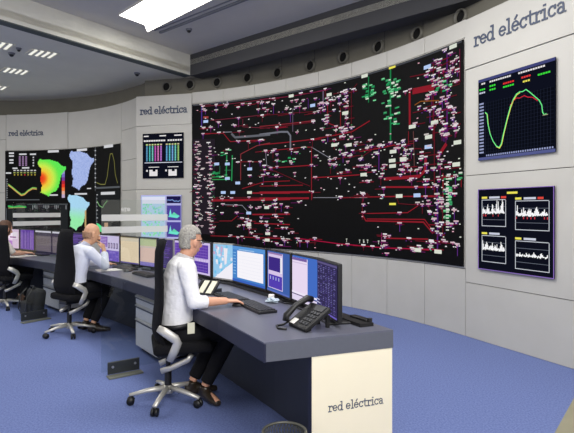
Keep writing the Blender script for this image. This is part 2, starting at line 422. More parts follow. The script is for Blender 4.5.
WHT, PNK, MAG, PUR, RED, DRED, GRN, CRM, LBL, YEL = (226, 222, 224), (226, 170, 186), (150, 52, 112), (92, 44, 128), (138, 30, 42), (98, 24, 36), (64, 160, 104), (214, 220, 206), (176, 200, 240), (235, 225, 90)
def wallpanel(sf, u0, u1, z0, z1, name, label, cat, off0=.012, off1=.022, bord=None):
    o = sf.p((u0 + u1) / 2, z0, off0); t = thing(name, label, cat, o); mx = Matrix.Translation(-o)
    bm = B(); slab(bm, sf, u0, u1, z0, z1, off0 + .001, off1); bm.transform(mx); obj('screen', bm, M['screen'], t)
    return t, mx

# --- the main network diagram
zb, zt = .825, 3.53
tw, mxw = wallpanel(ARC1, .012, U1 - .012, zb, zt, 'video_wall', 'huge curved black video wall showing the red and white network diagram', 'video wall')
D = Disp(lambda u, v, o: ARC1.p(u, v, .022 + o))
D.rect(.03, zt - .03, U1 - .03, zt - .008, (70, 72, 78), 1, .2)
def P(x, y): return ARC1.pix(x, y, .022)
def okz(z): return zb + .04 < z < zt - .02
REG = {1: (190, 70, 7.175), 2: (190, 120, 7.175), 3: (190, 180, 5.74), 4: (260, 60, 6.19), 5: (260, 120, 5.22), 6: (340, 40, 4.33), 7: (360, 120, 5.22), 8: (340, 190, 4.415)}
def Z(r, *pts): a, b, k = REG[r]; return [P(a + x / k, b + y / k) for x, y in pts]
D.poly(Z(2, (20, 140), (180, 135), (180, 430), (20, 430)), (36, 30, 38), 1)
D.poly([P(193, 180), P(215, 180), P(215, 235), P(193, 233)], (36, 30, 38), 1)
def LN(r, pts, w=.016, col=DRED, lay=2): D.line(Z(r, *pts), w * .8, col, lay, .2)
for pts in ([(100, 262), (574, 205)], [(150, 362), (574, 315)], [(380, 350), (380, 408), (574, 418)]): LN(1, pts, .012, (120, 40, 60))
LN(1, [(85, 265), (85, 410)], .03, (70, 50, 130)); LN(1, [(100, 340), (130, 340)], .05, (150, 60, 60))
GRY = (132, 132, 142)
LN(2, [(300, 100), (325, 125), (574, 105)], .05, (96, 98, 106)); LN(5, [(0, 76), (110, 62), (145, 62), (160, 82), (160, 150)], .04, (110, 112, 122)); LN(2, [(240, 88), (300, 86)], .016, GRY)
LN(2, [(100, 98), (240, 95), (290, 155), (540, 142)], .018, RED); LN(2, [(365, 430), (365, 245), (480, 185), (574, 165)], .02, (130, 50, 56)); LN(2, [(365, 300), (520, 300)], .012, RED)
for pts, w, c in ([[(0, 130), (270, 102), (480, 62), (574, 5)], .02, RED], [[(0, 165), (230, 142), (270, 142)], .016, RED], [[(270, 142), (375, 205)], .014, GRY], [[(270, 150), (270, 417)], .018, RED],
                  [[(60, 250), (270, 236)], .02, RED], [[(20, 262), (80, 267), (210, 325), (262, 345)], .014, DRED], [[(270, 302), (520, 286)], .02, RED], [[(0, 345), (225, 340)], .016, RED],
                  [[(0, 378), (262, 376)], .04, RED], [[(0, 410), (255, 408)], .04, RED], [[(280, 405), (560, 405)], .012, GRY], [[(0, 45), (280, 10)], .016, DRED], [[(172, -60), (172, 60)], .02, (90, 80, 96)],
                  [[(30, 165), (36, 235), (60, 245)], .012, GRY], [[(0, 265), (60, 265)], .01, DRED]): LN(5, pts, w, c)
for pts, w, c in ([[(360, 75), (574, 75)], .03, RED], [[(100, 118), (574, 108)], .05, RED], [[(120, 100), (560, 100)], .012, DRED], [[(200, 142), (300, 145), (340, 190)], .014, GRY], [[(360, 198), (574, 196)], .03, RED],
                  [[(370, 248), (574, 256)], .022, RED], [[(170, 235), (240, 235), (275, 205)], .014, RED], [[(120, 320), (574, 340)], .016, RED], [[(40, 50), (40, 230), (75, 290)], .02, (96, 30, 70)],
                  [[(110, 40), (110, 230), (125, 310)], .02, (96, 30, 70)], [[(335, 200), (340, 320)], .016, DRED], [[(300, 50), (430, 10), (574, 5)], .016, RED], [[(0, 70), (30, 60)], .015, DRED]): LN(3, pts, w, c)
for pts, w, c in ([[(-200, 212), (0, 238), (200, 256), (440, 264)], .018, (160, 20, 60)], [[(200, 213), (390, 217)], .022, RED], [[(100, 108), (115, 136), (370, 142), (410, 190)], .024, RED], [[(120, 128), (375, 130), (415, 185)], .018, RED],
                  [[(110, 104), (300, 100), (345, 70)], .016, RED], [[(0, 34), (240, 28), (430, 30)], .016, RED], [[(100, 20), (100, 130)], .018, DRED], [[(250, 25), (260, 60), (390, 70), (410, 110)], .012, DRED],
                  [[(185, 190), (185, 250)], .016, MAG], [[(455, 0), (455, 230)], .016, DRED], [[(432, 10), (432, 270)], .03, (80, 36, 110)]): LN(8, pts, w, c)
for pts, w, c in ([[(130, 308), (310, 294), (340, 265), (345, 205)], .055, RED], [[(130, 350), (385, 350)], .03, RED], [[(0, 165), (140, 140), (180, 130), (210, 150)], .018, RED], [[(412, 185), (450, 128)], .06, RED],
                  [[(20, 402), (400, 396)], .018, RED], [[(435, 280), (435, 417)], .022, RED], [[(390, 0), (390, 400)], .02, DRED], [[(280, 60), (285, 240)], .018, (96, 60, 60)], [[(240, 150), (320, 150), (345, 200)], .016, DRED],
                  [[(255, 60), (255, 130), (225, 160)], .012, RED], [[(530, 310), (530, 350)], .014, RED], [[(100, 150), (100, 260)], .02, (90, 40, 120)], [[(0, 200), (100, 130)], .016, DRED]): LN(7, pts, w, c)
for pts, w, c in ([[(320, 222), (405, 205)], .10, RED], [[(303, 225), (303, 365)], .045, RED], [[(325, 282), (350, 266), (430, 262)], .016, (140, 80, 30)], [[(220, 120), (220, 433)], .035, (30, 120, 70)], [[(125, 160), (125, 270)], .025, (30, 120, 70)],
                  [[(405, 100), (405, 433)], .022, DRED], [[(465, 60), (465, 430)], .03, (84, 30, 100)], [[(520, 40), (520, 180)], .018, (100, 30, 60)], [[(305, 160), (380, 145), (480, 90)], .018, DRED], [[(30, 220), (40, 300), (20, 380)], .016, DRED],
                  [[(440, 215), (520, 190)], .012, DRED], [[(75, 190), (50, 220), (50, 420)], .014, DRED]): LN(6, pts, w, c)
for pts, w, c in ([[(0, 245), (190, 225), (420, 185)], .014, (120, 30, 60)], [[(0, 412), (340, 375)], .02, (130, 40, 50)], [[(0, 345), (180, 330), (330, 320)], .014, DRED], [[(392, 190), (392, 320)], .02, (130, 110, 140)],
                  [[(300, 240), (300, 300)], .012, PUR], [[(420, 250), (420, 390), (500, 420)], .016, RED], [[(205, 340), (205, 433)], .016, (70, 50, 80)], [[(500, 300), (500, 420)], .016, RED]): LN(4, pts, w, c)
for a, b in ((250, 245), (290, 245)): LN(2, [(a + 15, b + 10), (a + 10, b + 190)], .03, (40, 140, 80))
for x in (0, 12): LN(2, [(140 + x, 385), (215, 385 - x)], .014, (40, 150, 80))
LN(2, [(140, 410), (215, 408)], .02, (40, 150, 80)); LN(2, [(145, 428), (290, 426)], .02, (40, 150, 80)); LN(2, [(215, 330), (215, 385)], .012, (60, 120, 90)); LN(2, [(250, 360), (300, 360)], .012, (60, 120, 90))
def bx(x, y, w, h, c, lay=4):
    u, z = P(x, y)
    if okz(z) and .03 < u - w / 2 and u + w / 2 < U1 - .03: D.rect(u - w / 2, z - h / 2, u + w / 2, z + h / 2, c, lay)
for x, y, c in ((217, 164, LBL), (227.6, 164, LBL), (250, 169, LBL), (227.6, 178.5, LBL), (206, 121.5, LBL), (238, 183, LBL), (223.5, 192.5, LBL), (233, 192.5, LBL), (249.8, 192.5, CRM), (249, 213, LBL), (249, 225, CRM), (268, 233.5, CRM),
                (267.5, 240, CRM), (267, 207.5, CRM), (313, 105.5, LBL), (291.5, 96, CRM), (329.5, 94.7, CRM), (345.6, 113, CRM), (334.7, 145, CRM), (349, 145, CRM), (364, 174.6, CRM), (427.8, 67, LBL), (412.7, 126.6, CRM), (435, 122.4, CRM),
                (429, 137, CRM), (392.6, 67.5, YEL), (365, 76, CRM), (453.6, 46.5, CRM), (428.6, 146.8, LBL), (393.5, 151.6, CRM), (392.6, 160.6, CRM), (403.7, 159, CRM), (393, 166, CRM), (458, 142.4, CRM), (456.7, 164.4, CRM),
                (399.6, 196, CRM), (417.5, 195.3, LBL), (393, 204, YEL), (418, 250, CRM), (438.5, 251.6, CRM)):
    bx(x, y, .105 if x < 330 else .125, .05 if c != YEL else .03, c)
def sym(x, y, k=0):
    r = RNG.random
    q = 1.0 + .35 * r(); u, z = P(x, y)
    if not (okz(z) and .06 < u < U1 - .07): return
    if r() < .5:
        L = .06 + .16 * r(); a = max(.05, u - L * r() * 1.4); D.rect(a, z - .018, min(a + L * 1.5, U1 - .05), z - .006, RNG.choice([DRED, DRED, (120, 24, 40), (90, 26, 80)]), 2)
    if r() < .35:
        L = .05 + .12 * r(); zb_ = max(zb + .05, z - L); D.rect(u - .006, zb_, u + .006, z, RNG.choice([DRED, (100, 30, 90), PUR]), 2)
    D.rect(u - .033 * q, z, u + .033 * q, z + .015 * q, RNG.choice([WHT, (206, 186, 196), (206, 176, 186), (196, 190, 186)]), 4)
    t = r()
    if t < .22: D.poly([(u - .018, z - .001), (u + .018, z - .001), (u, z - .024)], RNG.choice([PNK, MAG, MAG]), 3)
    elif t < .75: D.rect(u - .026, z - .028, u + .026, z - .002, RNG.choice([PUR, (78, 36, 112), (92, 34, 84)]), 3); D.rect(u - .008, z - .022, u + .008, z - .006, RNG.choice([WHT, PNK, (200, 40, 70)]), 4)
    else: D.rect(u - .016, z - .028, u - .003, z - .002, MAG, 3); D.rect(u + .003, z - .026, u + .014, z - .002, (170, 90, 130), 3)
    for _ in range(RNG.randint(0, 2)):
        a, b = (r() - .5) * .17, (r() - .5) * .09
        if okz(z + b): D.rect(u + a - .012, z + b - .006, u + a + .012, z + b + .006, RNG.choice([WHT, WHT, CRM, PUR, MAG, GRN]), 3)
def green(x, y):
    u, z = P(x, y)
    if okz(z):
        D.rect(u - .03, z - .01, u + .03, z + .01, RNG.choice([GRN, (120, 210, 150), CRM, (40, 150, 90)]), 3)
        if RNG.random() < .4: D.rect(u - .035, z - .022, u + .035, z - .012, (40, 130, 80), 3)
LN(2, [(60, 160), (60, 430)], .03, (92, 26, 62)); LN(2, [(115, 215), (115, 430)], .03, (92, 26, 62))
for k in range(23):
    for x in (198, 210):
        sym(x + RNG.uniform(-1.5, 1.5), 143 + k * 3.9 + RNG.uniform(-1, 1))
# rows read off the photograph
for r, pts in {1: [(95, 262), (190, 290), (265, 250), (380, 245), (490, 232), (112, 292), (350, 345), (520, 325), (205, 375), (100, 415), (325, 400), (150, 412), (430, 245), (560, 235)],
               2: [(210, 20), (320, 38), (100, 60), (150, 55), (210, 92), (95, 100), (355, 82), (350, 155), (420, 155), (500, 147), (65, 180), (70, 230), (145, 228), (50, 270), (125, 265), (60, 310), (130, 310), (95, 350), (80, 400), (270, 215), (345, 305), (430, 300), (505, 300), (545, 225), (430, 400), (535, 330)],
               3: [(30, 40), (100, 45), (45, 75), (110, 78), (75, 95), (40, 130), (115, 135), (45, 170), (105, 165), (50, 195), (115, 200), (60, 230), (125, 238), (70, 265), (135, 275), (125, 300), (185, 110), (240, 105), (190, 140), (185, 190), (270, 188), (265, 145), (340, 100), (350, 20), (495, 20), (420, 120), (490, 118), (460, 150), (495, 160), (490, 200), (410, 215), (410, 240), (555, 190), (525, 240), (235, 318), (300, 325), (375, 325), (490, 325), (535, 340), (300, 220), (340, 250), (385, 165), (560, 155), (310, 260), (330, 225), (440, 240), (560, 340)],
               4: [(255, 208), (320, 195), (405, 180), (85, 240), (85, 275), (228, 250), (270, 250), (345, 240), (225, 292), (190, 330), (340, 325), (330, 375), (105, 415), (15, 345), (415, 270), (415, 345), (420, 380), (440, 250), (490, 230), (525, 245), (530, 190), (495, 272), (530, 290), (500, 425), (460, 310), (15, 265), (400, 310), (540, 260), (395, 370)],
               5: [(90, 40), (195, 65), (280, 10), (275, 102), (355, 82), (8, 105), (30, 160), (90, 180), (90, 212), (165, 155), (165, 225), (90, 245), (270, 235), (295, 188), (230, 145), (290, 300), (85, 292), (85, 340), (395, 200), (425, 275), (420, 305), (425, 42), (460, 20), (480, 40), (345, 10), (420, 160), (485, 160), (525, 205), (470, 190), (515, 240), (560, 150), (560, 240), (275, 375), (420, 402), (540, 382), (480, 92), (440, 60), (500, 130), (560, 320)],
               6: [(60, 215), (30, 245), (30, 290), (50, 380), (10, 380), (50, 420), (375, 155), (305, 215), (430, 125), (450, 130), (490, 95), (480, 60), (455, 45), (500, 180), (410, 200), (445, 250), (460, 260), (345, 290), (430, 305), (440, 335), (480, 295), (490, 340), (500, 375), (460, 415), (415, 230), (380, 240), (285, 225), (430, 170), (470, 160), (530, 20), (440, 200), (510, 130), (30, 340)],
               7: [(120, 135), (40, 145), (85, 172), (50, 240), (120, 255), (10, 200), (295, 102), (270, 155), (320, 205), (410, 192), (420, 235), (460, 80), (495, 35), (225, 265), (265, 265), (300, 262), (110, 298), (125, 355), (295, 350), (410, 300), (405, 345), (405, 390), (120, 395), (500, 290), (45, 320), (15, 385), (235, 235), (345, 195), (440, 50), (290, 20), (400, 20), (430, 210), (350, 230), (255, 180)],
               8: [(35, 240), (105, 245), (190, 250), (265, 258), (200, 197), (265, 102), (265, 148), (105, 65), (105, 100), (345, 58), (430, 20), (430, 60), (425, 105), (430, 150), (430, 185), (405, 225), (470, 230), (105, 20), (190, 25), (5, 32), (365, 65), (145, 250), (400, 255), (320, 258), (500, 235)]}.items():
    a, b, k = REG[r]
    for x, y in pts: sym(a + x / k, b + y / k)
for x0, y0, x1, y1, n in ((196, 97, 335, 112, 22), (318, 90, 352, 168, 34), (425, 55, 462, 135, 52), (400, 135, 455, 185, 26), (425, 180, 458, 245, 34), (230, 200, 300, 238, 22), (196, 140, 214, 235, 18), (345, 140, 412, 175, 26), (262, 140, 300, 180, 10), (375, 235, 445, 255, 14), (225, 238, 345, 246, 12)):
    for _ in range(int(n * .9)): sym(x0 + (x1 - x0) * RNG.random(), y0 + (y1 - y0) * RNG.random())
for x0, y0, x1, y1, n in ((363, 84, 376, 102, 22), (383, 76, 400, 124, 56), (436, 80, 452, 92, 8), (222, 150, 232, 156, 6), (208, 172, 230, 180, 12), (445, 175, 451, 225, 26), (459, 172, 461, 200, 4), (278, 157, 295, 163, 8)):
    for _ in range(n): green(x0 + (x1 - x0) * RNG.random(), y0 + (y1 - y0) * RNG.random())
for _ in range(230):                                                 # isolated little labels
    x, y = RNG.uniform(196, 462), RNG.uniform(60, 255)
    if 313 < x < 360 and 200 < y < 240 or 352 < x < 412 and 60 < y < 130 or 216 < x < 250 and 140 < y < 152: continue
    bx(x, y, .03, .013, RNG.choice([WHT, WHT, CRM, PNK]), 3)
for y in range(176, 232, 3): bx(448, y, .05, .014, CRM, 4)
for x, y in ((347, 239), (360, 240), (364, 240), (368, 240), (379, 241)): bx(x, y, .03, .01, CRM, 4); bx(x, y + 1.8, .008, .04, CRM, 4)
D.build('diagram', tw, mxw)

# --- generic content helpers in 0..1 coordinates
def unit(sf, u0, u1, z0, z1, off): return Disp(lambda u, v, o: sf.p(u0 + (u1 - u0) * u, z0 + (z1 - z0) * v, off + o))
def rnd_curve(n, lo, hi, seed):
    r = random.Random(seed); y = (lo + hi) / 2; out = []
    for i in range(n): y = min(hi, max(lo, y + (r.random() - .5) * (hi - lo) * .5)); out.append(y)
    return out
# right pier, upper screen: demand curve
def pier_box(sf, tl, tr, br, bl):
    q = [sf.pix(x, y, .022) for x, y in (tl, tr, br, bl)]
    return (q[0][0] + q[3][0]) / 2, (q[1][0] + q[2][0]) / 2, (q[2][1] + q[3][1]) / 2, (q[0][1] + q[1][1]) / 2
u0, u1, z0, z1 = pier_box(PR, (478.5, 81.5), (556, 55.5), (555.5, 152), (478.5, 160.7))
t, mx = wallpanel(PR, u0, u1, z0, z1, 'wall_screen', 'square wall screen with the green daily demand curve under the right sign', 'wall screen')
D = unit(PR, u0, u1, z0, z1, .022)
D.rect(0, 0, 1, 1, (14, 17, 30), 0); D.rect(.11, .07, .985, .70, (10, 13, 22), 1)
D.rect(0, .965, 1, 1, (66, 70, 120), 1); D.rect(0, 0, 1, .035, (84, 90, 140), 1)
for i in range(23): D.rect(.11 + i * .038, .07, .113 + i * .038, .70, (36, 42, 62), 2)
for i in range(16): D.rect(.11, .09 + i * .04, .985, .093 + i * .04, (30, 34, 52), 2); D.rect(.02, .085 + i * .04, .085, .105 + i * .04, (150, 158, 196), 2)
for i in range(30): D.rect(.12 + i * .029, .042, .138 + i * .029, .062, (150, 158, 200), 2)
for x, w, y, c in ((.05, .06, .93, WHT), (.17, .30, .93, WHT), (.56, .34, .93, WHT), (.02, .11, .86, (60, 220, 60)), (.17, .11, .875, (60, 220, 60)), (.17, .11, .83, (60, 220, 60)), (.36, .15, .86, (230, 50, 50)), (.36, .15, .82, (60, 220, 60)),
                    (.60, .12, .87, (230, 60, 60)), (.62, .10, .82, YEL), (.80, .17, .85, (60, 220, 60)), (.02, .1, .82, (200, 205, 225))):
    for k in range(int(w / .03)): D.rect(x + k * .03, y, x + k * .03 + .024, y + .02, c, 2)
gr = [(.11, .58), (.135, .56), (.15, .43), (.18, .31), (.22, .22), (.27, .15), (.31, .13), (.34, .17), (.37, .29), (.42, .46), (.46, .58), (.50, .66), (.54, .71), (.58, .725), (.62, .72), (.66, .735), (.70, .70), (.76, .64), (.82, .58), (.85, .52), (.86, .44), (.88, .41), (.90, .42)]
rd = [(.46, .60), (.50, .64), (.54, .665), (.58, .655), (.64, .67), (.68, .645), (.74, .63), (.80, .58)]
D.line([(x + .004, y - .01) for x, y in gr[:14]], .009, (230, 228, 90), 3); D.line(gr, .011, (110, 240, 140), 4); D.line(rd, .009, (210, 40, 60), 4); D.rect(.86, .405, .92, .415, (150, 150, 120), 4)
D.build('display', t, mx)
# right pier, lower screen: four white bar traces
u0, u1, z0, z1 = pier_box(PR, (478.5, 190), (555, 185), (554, 279), (478, 268.7))
t, mx = wallpanel(PR, u0, u1, z0, z1, 'wall_screen', 'square wall screen with four white traces in boxes on the right pier', 'wall screen')
D = unit(PR, u0, u1, z0, z1, .022)
D.rect(0, 0, 1, 1, (14, 16, 28), 0)
for a in ((0, .992, 1, 1), (0, 0, 1, .009), (0, 0, .010, 1), (.990, 0, 1, 1)): D.rect(*a, (140, 110, 190), 1)
D.rect(.42, .93, .56, .955, YEL, 2)
for k, (x, y, x2, y2) in enumerate(((.06, .54, .40, .86), (.53, .51, .94, .84), (.06, .10, .40, .42), (.53, .06, .94, .38))):
    for a in ((x, y, x2, y + .008), (x, y2, x2, y2 + .008), (x, y, x + .008, y2), (x2, y, x2 + .008, y2)): D.rect(*a, (200, 204, 214), 2)
    for j in (.25, .75): D.rect(x, y + (y2 - y) * j, x2, y + (y2 - y) * j + .005, (110, 116, 130), 2)
    D.rect(x, y2 + .02, x + .08, y2 + .045, YEL, 2); D.rect(x + .11, y2 + .02, x + .26, y2 + .045, (200, 204, 220), 2)
    if k < 2: D.rect(x + .28, y2 + .02, x + .35, y2 + .045, (220, 70, 60), 2)
    n = 34; cv = [RNG.uniform(.12, .5) * (1 + .5 * math.sin(i * .9 + k)) for i in range(34)]; base = y + (y2 - y) * (.52 if k < 2 else .50)
    for i in range(n):
        boost = 1.0 + (.55 if k == 0 and 18 < i < 32 else .35 if k == 1 and i in (12, 13, 24, 25, 26) else .2 if k == 2 and (i < 8 or i > 26) else 0)
        h = (cv[i] * .55 * boost) * (y2 - y) * (.9 if k < 3 else .4); a = x + .012 + (x2 - x - .02) * i / n; b = x + .012 + (x2 - x - .02) * (i + 1) / n
        D.rect(a, base - .018 * RNG.random(), b, base - .004 + h, (244, 244, 246), 3)
        if k < 2 and RNG.random() < .2: D.rect(a, base - .045, b, base - .02, (200, 60, 70), 3)
D.build('display', t, mx)
# middle pier screens
u0, u1, z0, z1 = pier_box(PL, (143, 134), (183.5, 132.3), (183.5, 178), (142.5, 178.3))
t, mx = wallpanel(PL, u0, u1, z0, z1, 'wall_screen', 'dark wall screen with coloured columns below the middle wall sign', 'wall screen')
D = unit(PL, u0, u1, z0, z1, .022); D.rect(0, 0, 1, 1, (14, 16, 28), 0)
for x, w in ((.03, .12), (.42, .16), (.78, .18)): D.rect(x, .93, x + w, .955, WHT, 2)
for k in range(9): D.rect(.03 + k * .06, .82, .08 + k * .06, .855, WHT, 2)
for k in range(6): D.rect(.62 + k * .06, .82, .665 + k * .06, .855, WHT, 2)
for k, c in enumerate(((90, 150, 190), (80, 190, 180), (120, 200, 190), (190, 90, 180), (210, 120, 180), (180, 110, 200), None, (100, 160, 210), (90, 190, 200), (120, 170, 220), (110, 200, 190), (150, 190, 110))):
    if c:
        D.rect(.09 + k * .07, .38, .125 + k * .07, .72, c, 2); D.rect(.085 + k * .07, .735, .13 + k * .07, .765, (200, 190, 150) if k % 2 else (190, 220, 140), 2)
        for j in range(9): D.rect(.09 + k * .07, .39 + j * .037, .125 + k * .07, .395 + j * .037, (30, 40, 70), 3)
D.rect(.05, .34, .97, .355, (210, 214, 230), 2)
for x in (.15, .62): D.rect(x, .24, x + .26, .255, WHT, 2); D.rect(x + .02, .05, x + .22, .15, WHT, 2); D.rect(x + .02, .15, x + .10, .19, WHT, 2); D.rect(x + .17, .15, x + .22, .19, WHT, 2); D.rect(x - .06, .15, x - .02, .19, WHT, 2)
D.build('display', t, mx)
u0, u1, z0, z1 = pier_box(PL, (141.3, 195), (181.5, 195), (181.5, 238.5), (140.8, 238.5))
t, mx = wallpanel(PL, u0, u1, z0, z1, 'wall_screen', 'bright wall screen with a green and blue weather map, behind the seated men', 'wall screen')
D = unit(PL, u0, u1, z0, z1, .022); D.rect(0, 0, 1, 1, (176, 176, 226), 0)
D.rect(.02, .03, .6, .97, (176, 206, 232), 1); D.rect(.03, .8, .6, .96, (220, 222, 240), 2)
for _ in range(150):
    a, b = RNG.uniform(.04, .56), RNG.uniform(.05, .78)
    c = RNG.choice([(120, 205, 180), (130, 200, 220), (150, 220, 180), (170, 205, 235), (110, 220, 160)]) if b > .38 else RNG.choice([(110, 225, 150), (130, 235, 160), (140, 200, 230)])
    D.rect(a, b, a + .035, b + .04, c, 2)
D.rect(.02, .40, .6, .42, (190, 196, 220), 3)
D.rect(.64, .81, .985, .97, (28, 24, 70), 1); D.rect(.64, .42, .985, .76, (76, 66, 150), 1); D.rect(.64, .04, .985, .38, (76, 66, 150), 1)
D.line([(.66 + i * .03, v) for i, v in enumerate(rnd_curve(11, .85, .94, 3))], .02, (120, 150, 210), 2)
for b in (.42, .04):
    D.poly([(.68, b + .08), (.90, b + .05), (.96, b + .10), (.9, b + .13), (.72, b + .14)], (110, 225, 205), 2); D.poly([(.70, b + .13), (.76, b + .14), (.735, b + .27)], (120, 220, 220), 3)
    D.poly([(.76, b + .12), (.93, b + .11), (.82, b + .19)], (100, 210, 170), 3)
D.build('display', t, mx)

# --- left video wall with the peninsula maps
ul = ARC2.pix(5.7, 150)[0]; ur = ARC2.pix(121, 143)[0]; zl, zh = .83, 2.89
tl, mx = wallpanel(ARC2, ul, ur, zl, zh, 'video_wall', 'curved black video wall on the left showing coloured maps and curves', 'video wall')
D = Disp(lambda u, v, o: ARC2.p(u, v, .022 + o))
def Q(x, y): return ARC2.pix(x / 4.415, 140 + y / 4.415, .022)
IB = [(0, .92), (.06, 1), (.2, .97), (.33, .99), (.55, .94), (.72, .90), (.84, .80), (1.0, .78), (.98, .68), (.86, .60), (.80, .48), (.76, .36), (.72, .24), (.62, .14), (.46, .10), (.38, 0), (.26, .06), (.10, .12), (.14, .3), (.08, .45), (.12, .62), (.1, .78), (.02, .82)]
def inside(x, y, P_):
    c = False; n = len(P_)
    for i in range(n):
        (a, b), (e, f) = P_[i], P_[i - 1]
        if (b > y) != (f > y) and x < (e - a) * (y - b) / (f - b) + a: c = not c
    return c
def mapfill(x0, y0, x1, y1, fn, n=34):
    (ua, zb_), (ub, za) = Q(x0, y1), Q(x1, y0); za = (Q(x0, y0)[1] + za) / 2; zb_ = (zb_ + Q(x1, y1)[1]) / 2
    m = 46
    for i in range(n):
        for j in range(m):
            x, y = (i + .5) / n, (j + .5) / m
            if inside(x, y, IB): D.poly([(ua + (ub - ua) * i / n, zb_ + (za - zb_) * j / m), (ua + (ub - ua) * (i + 1) / n, zb_ + (za - zb_) * j / m), (ua + (ub - ua) * (i + 1) / n, zb_ + (za - zb_) * (j + 1) / m), (ua + (ub - ua) * i / n, zb_ + (za - zb_) * (j + 1) / m)], fn(x, y), 3)
def mixc(a, b, t): t = max(0, min(1, t)); return tuple(a[k] + (b[k] - a[k]) * t for k in range(3))
def heat(x, y):
    d = math.hypot((x - .1) * .9, (y - .48) * 1.15)
    st = [(0, (225, 50, 30)), (.12, (235, 90, 35)), (.24, (240, 200, 60)), (.40, (200, 235, 80)), (.58, (100, 232, 80)), (1.2, (70, 228, 110))]
    for (a, ca), (b, cb) in zip(st, st[1:]):
        if d <= b: return mixc(ca, cb, (d - a) / (b - a))
    return st[-1][1]
mapfill(168, 82, 292, 250, heat)
mapfill(308, 45, 416, 222, lambda x, y: mixc((176, 192, 236), (150, 168, 222), RNG.random()))
mapfill(300, 240, 396, 400, lambda x, y: mixc((150, 235, 170), (168, 214, 240), (y - .3) / .35 + .2 * (x - .5)))
def q4(x0, y0, x1, y1, c, lay=2): (a, b), (e, f) = Q(x0, y0), Q(x1, y1); D.rect(a, f, e, b, c, lay, .3)
GY = (120, 122, 128)
for a in ((30, 262, 175, 266), (425, 208, 530, 211), (120, 282, 300, 285), (420, 30, 423, 225), (28, 170, 31, 270), (425, 250, 428, 400), (28, 300, 31, 400)): q4(*a, (84, 88, 92))
q4(35, 285, 300, 415, (34, 36, 38), 1); q4(425, 225, 530, 400, (30, 32, 34), 1)
for a in ((40, 55, 62, 62), (40, 68, 62, 74), (42, 85, 60, 92), (42, 98, 60, 104), (85, 60, 118, 66), (133, 60, 160, 66), (212, 46, 260, 54), (340, 40, 385, 47), (460, 24, 500, 31), (56, 122, 78, 128), (98, 120, 130, 126), (26, 143, 50, 149), (218, 240, 256, 246), (330, 235, 385, 241), (385, 212, 403, 216), (445, 230, 510, 240)): q4(*a, (205, 206, 210))
for i in range(3):
    for j in range(5): q4(84 + i * 14, 72 + j * 9, 92 + i * 14, 78 + j * 9, (150, 120, 160))
for j in range(4): q4(145, 74 + j * 12, 151, 80 + j * 12, (190, 190, 195))
for j in range(7): q4(60 + j * 15, 132, 70 + j * 15, 137, (190, 190, 190)); q4(60 + j * 15, 142, 69 + j * 15, 147, (150, 160, 90)); q4(62 + j * 15, 152, 68 + j * 15, 156, (190, 170, 70) if j != 3 else (210, 60, 60))
for j in range(9): q4(419, 45 + j * 20, 425, 49 + j * 20, (180, 182, 186)); q4(427, 240 + j * 17, 433, 244 + j * 17, (180, 182, 186)); q4(31, 172 + j * 10, 34, 175 + j * 10, (180, 182, 186))
for j in range(24): q4(130 + j * 7, 288, 133 + j * 7, 300 + (j % 3) * 3, (150, 152, 156))
for c, o in (((120, 190, 90), 0), ((210, 160, 90), 5)): D.line([Q(x, y + o) for x, y in ((38, 195), (55, 208), (75, 225), (95, 240), (110, 236), (125, 222), (145, 210), (162, 212))], .022, c, 3)
D.line([Q(x, y) for x, y in ((38, 292), (60, 296), (85, 292), (115, 296))], .035, (60, 190, 90), 3); D.line([Q(x, y) for x, y in ((38, 300), (110, 298))], .012, (190, 190, 110), 3)
D.line([Q(x, y) for x, y in ((428, 188), (445, 196), (465, 196), (475, 160), (482, 100), (488, 62), (497, 60), (505, 90), (510, 150), (520, 190))], .022, (110, 110, 60), 3)
D.line([Q(x, y) for x, y in ((430, 270), (440, 290), (455, 298), (465, 280), (475, 268))], .02, (120, 170, 110), 3)
for i in range(8): q4(274, 135 + i * 15, 287, 150 + i * 15, [(150, 150, 200), (120, 110, 190), (120, 60, 150), (180, 40, 60), (225, 60, 40), (235, 120, 60), (225, 170, 150), (190, 170, 200)][i], 3)
D.poly([Q(428, 366), Q(440, 372), Q(455, 385), Q(455, 405), Q(428, 405)], (90, 220, 140), 3); q4(462, 365, 478, 400, (190, 150, 120), 3); q4(375, 310, 382, 385, (190, 160, 110), 3)
D.build('display', tl, mx)

# ------------------------------------------------------------------ control desk
FE = [(-.13, 2.82), (-.48, 3.47), (-.87, 4.11), (-1.27, 4.77), (-1.72, 5.36), (-2.21, 5.93), (-2.75, 6.52), (-3.32, 7.08), (-4.17, 7.78), (-5.1, 8.42), (-6.3, 9.1)]
FE = [Vector((x, y, 0)) for x, y in FE]
def feN(i):
    if i == 0: return Vector((.796, .305, 0)).normalized()
    t = (FE[min(i + 1, len(FE) - 1)] - FE[max(i - 1, 0)]).normalized(); n = Vector((t.y, -t.x, 0)); return n if n.x > 0 else -n
def fe(s):   # s = index (float) along the front edge
    i = min(int(s), len(FE) - 2); f = s - i; n = (feN(i) * (1 - f) + feN(i + 1) * f).normalized(); return FE[i].lerp(FE[i + 1], f), n
def strip(bm, o0, o1, z0, z1, s0=0, s1=10, n=40, mi=0, under=0):
    R = []
    for k in range(n + 1):
        p, nn = fe(s0 + (s1 - s0) * k / n)
        R.append([bm.verts.new((p.x + nn.x * o, p.y + nn.y * o, z)) for o, z in ((o0 + under, z0), (o0, z1), (o1, z1), (o1, z0))])
    fs = [bm.faces.new(R[0]), bm.faces.new(R[-1][::-1])]
    for a, b in zip(R, R[1:]):
        for k in range(4): fs.append(bm.faces.new((a[k], b[k], b[(k + 1) % 4], a[(k + 1) % 4])))
    for f in fs: f.material_index = mi
td = thing('control_desk', 'long curved grey control desk with a cream end panel reading red eléctrica', 'desk', (.2, 3.2, 0)); DM = Matrix.Translation((-.2, -3.2, 0))
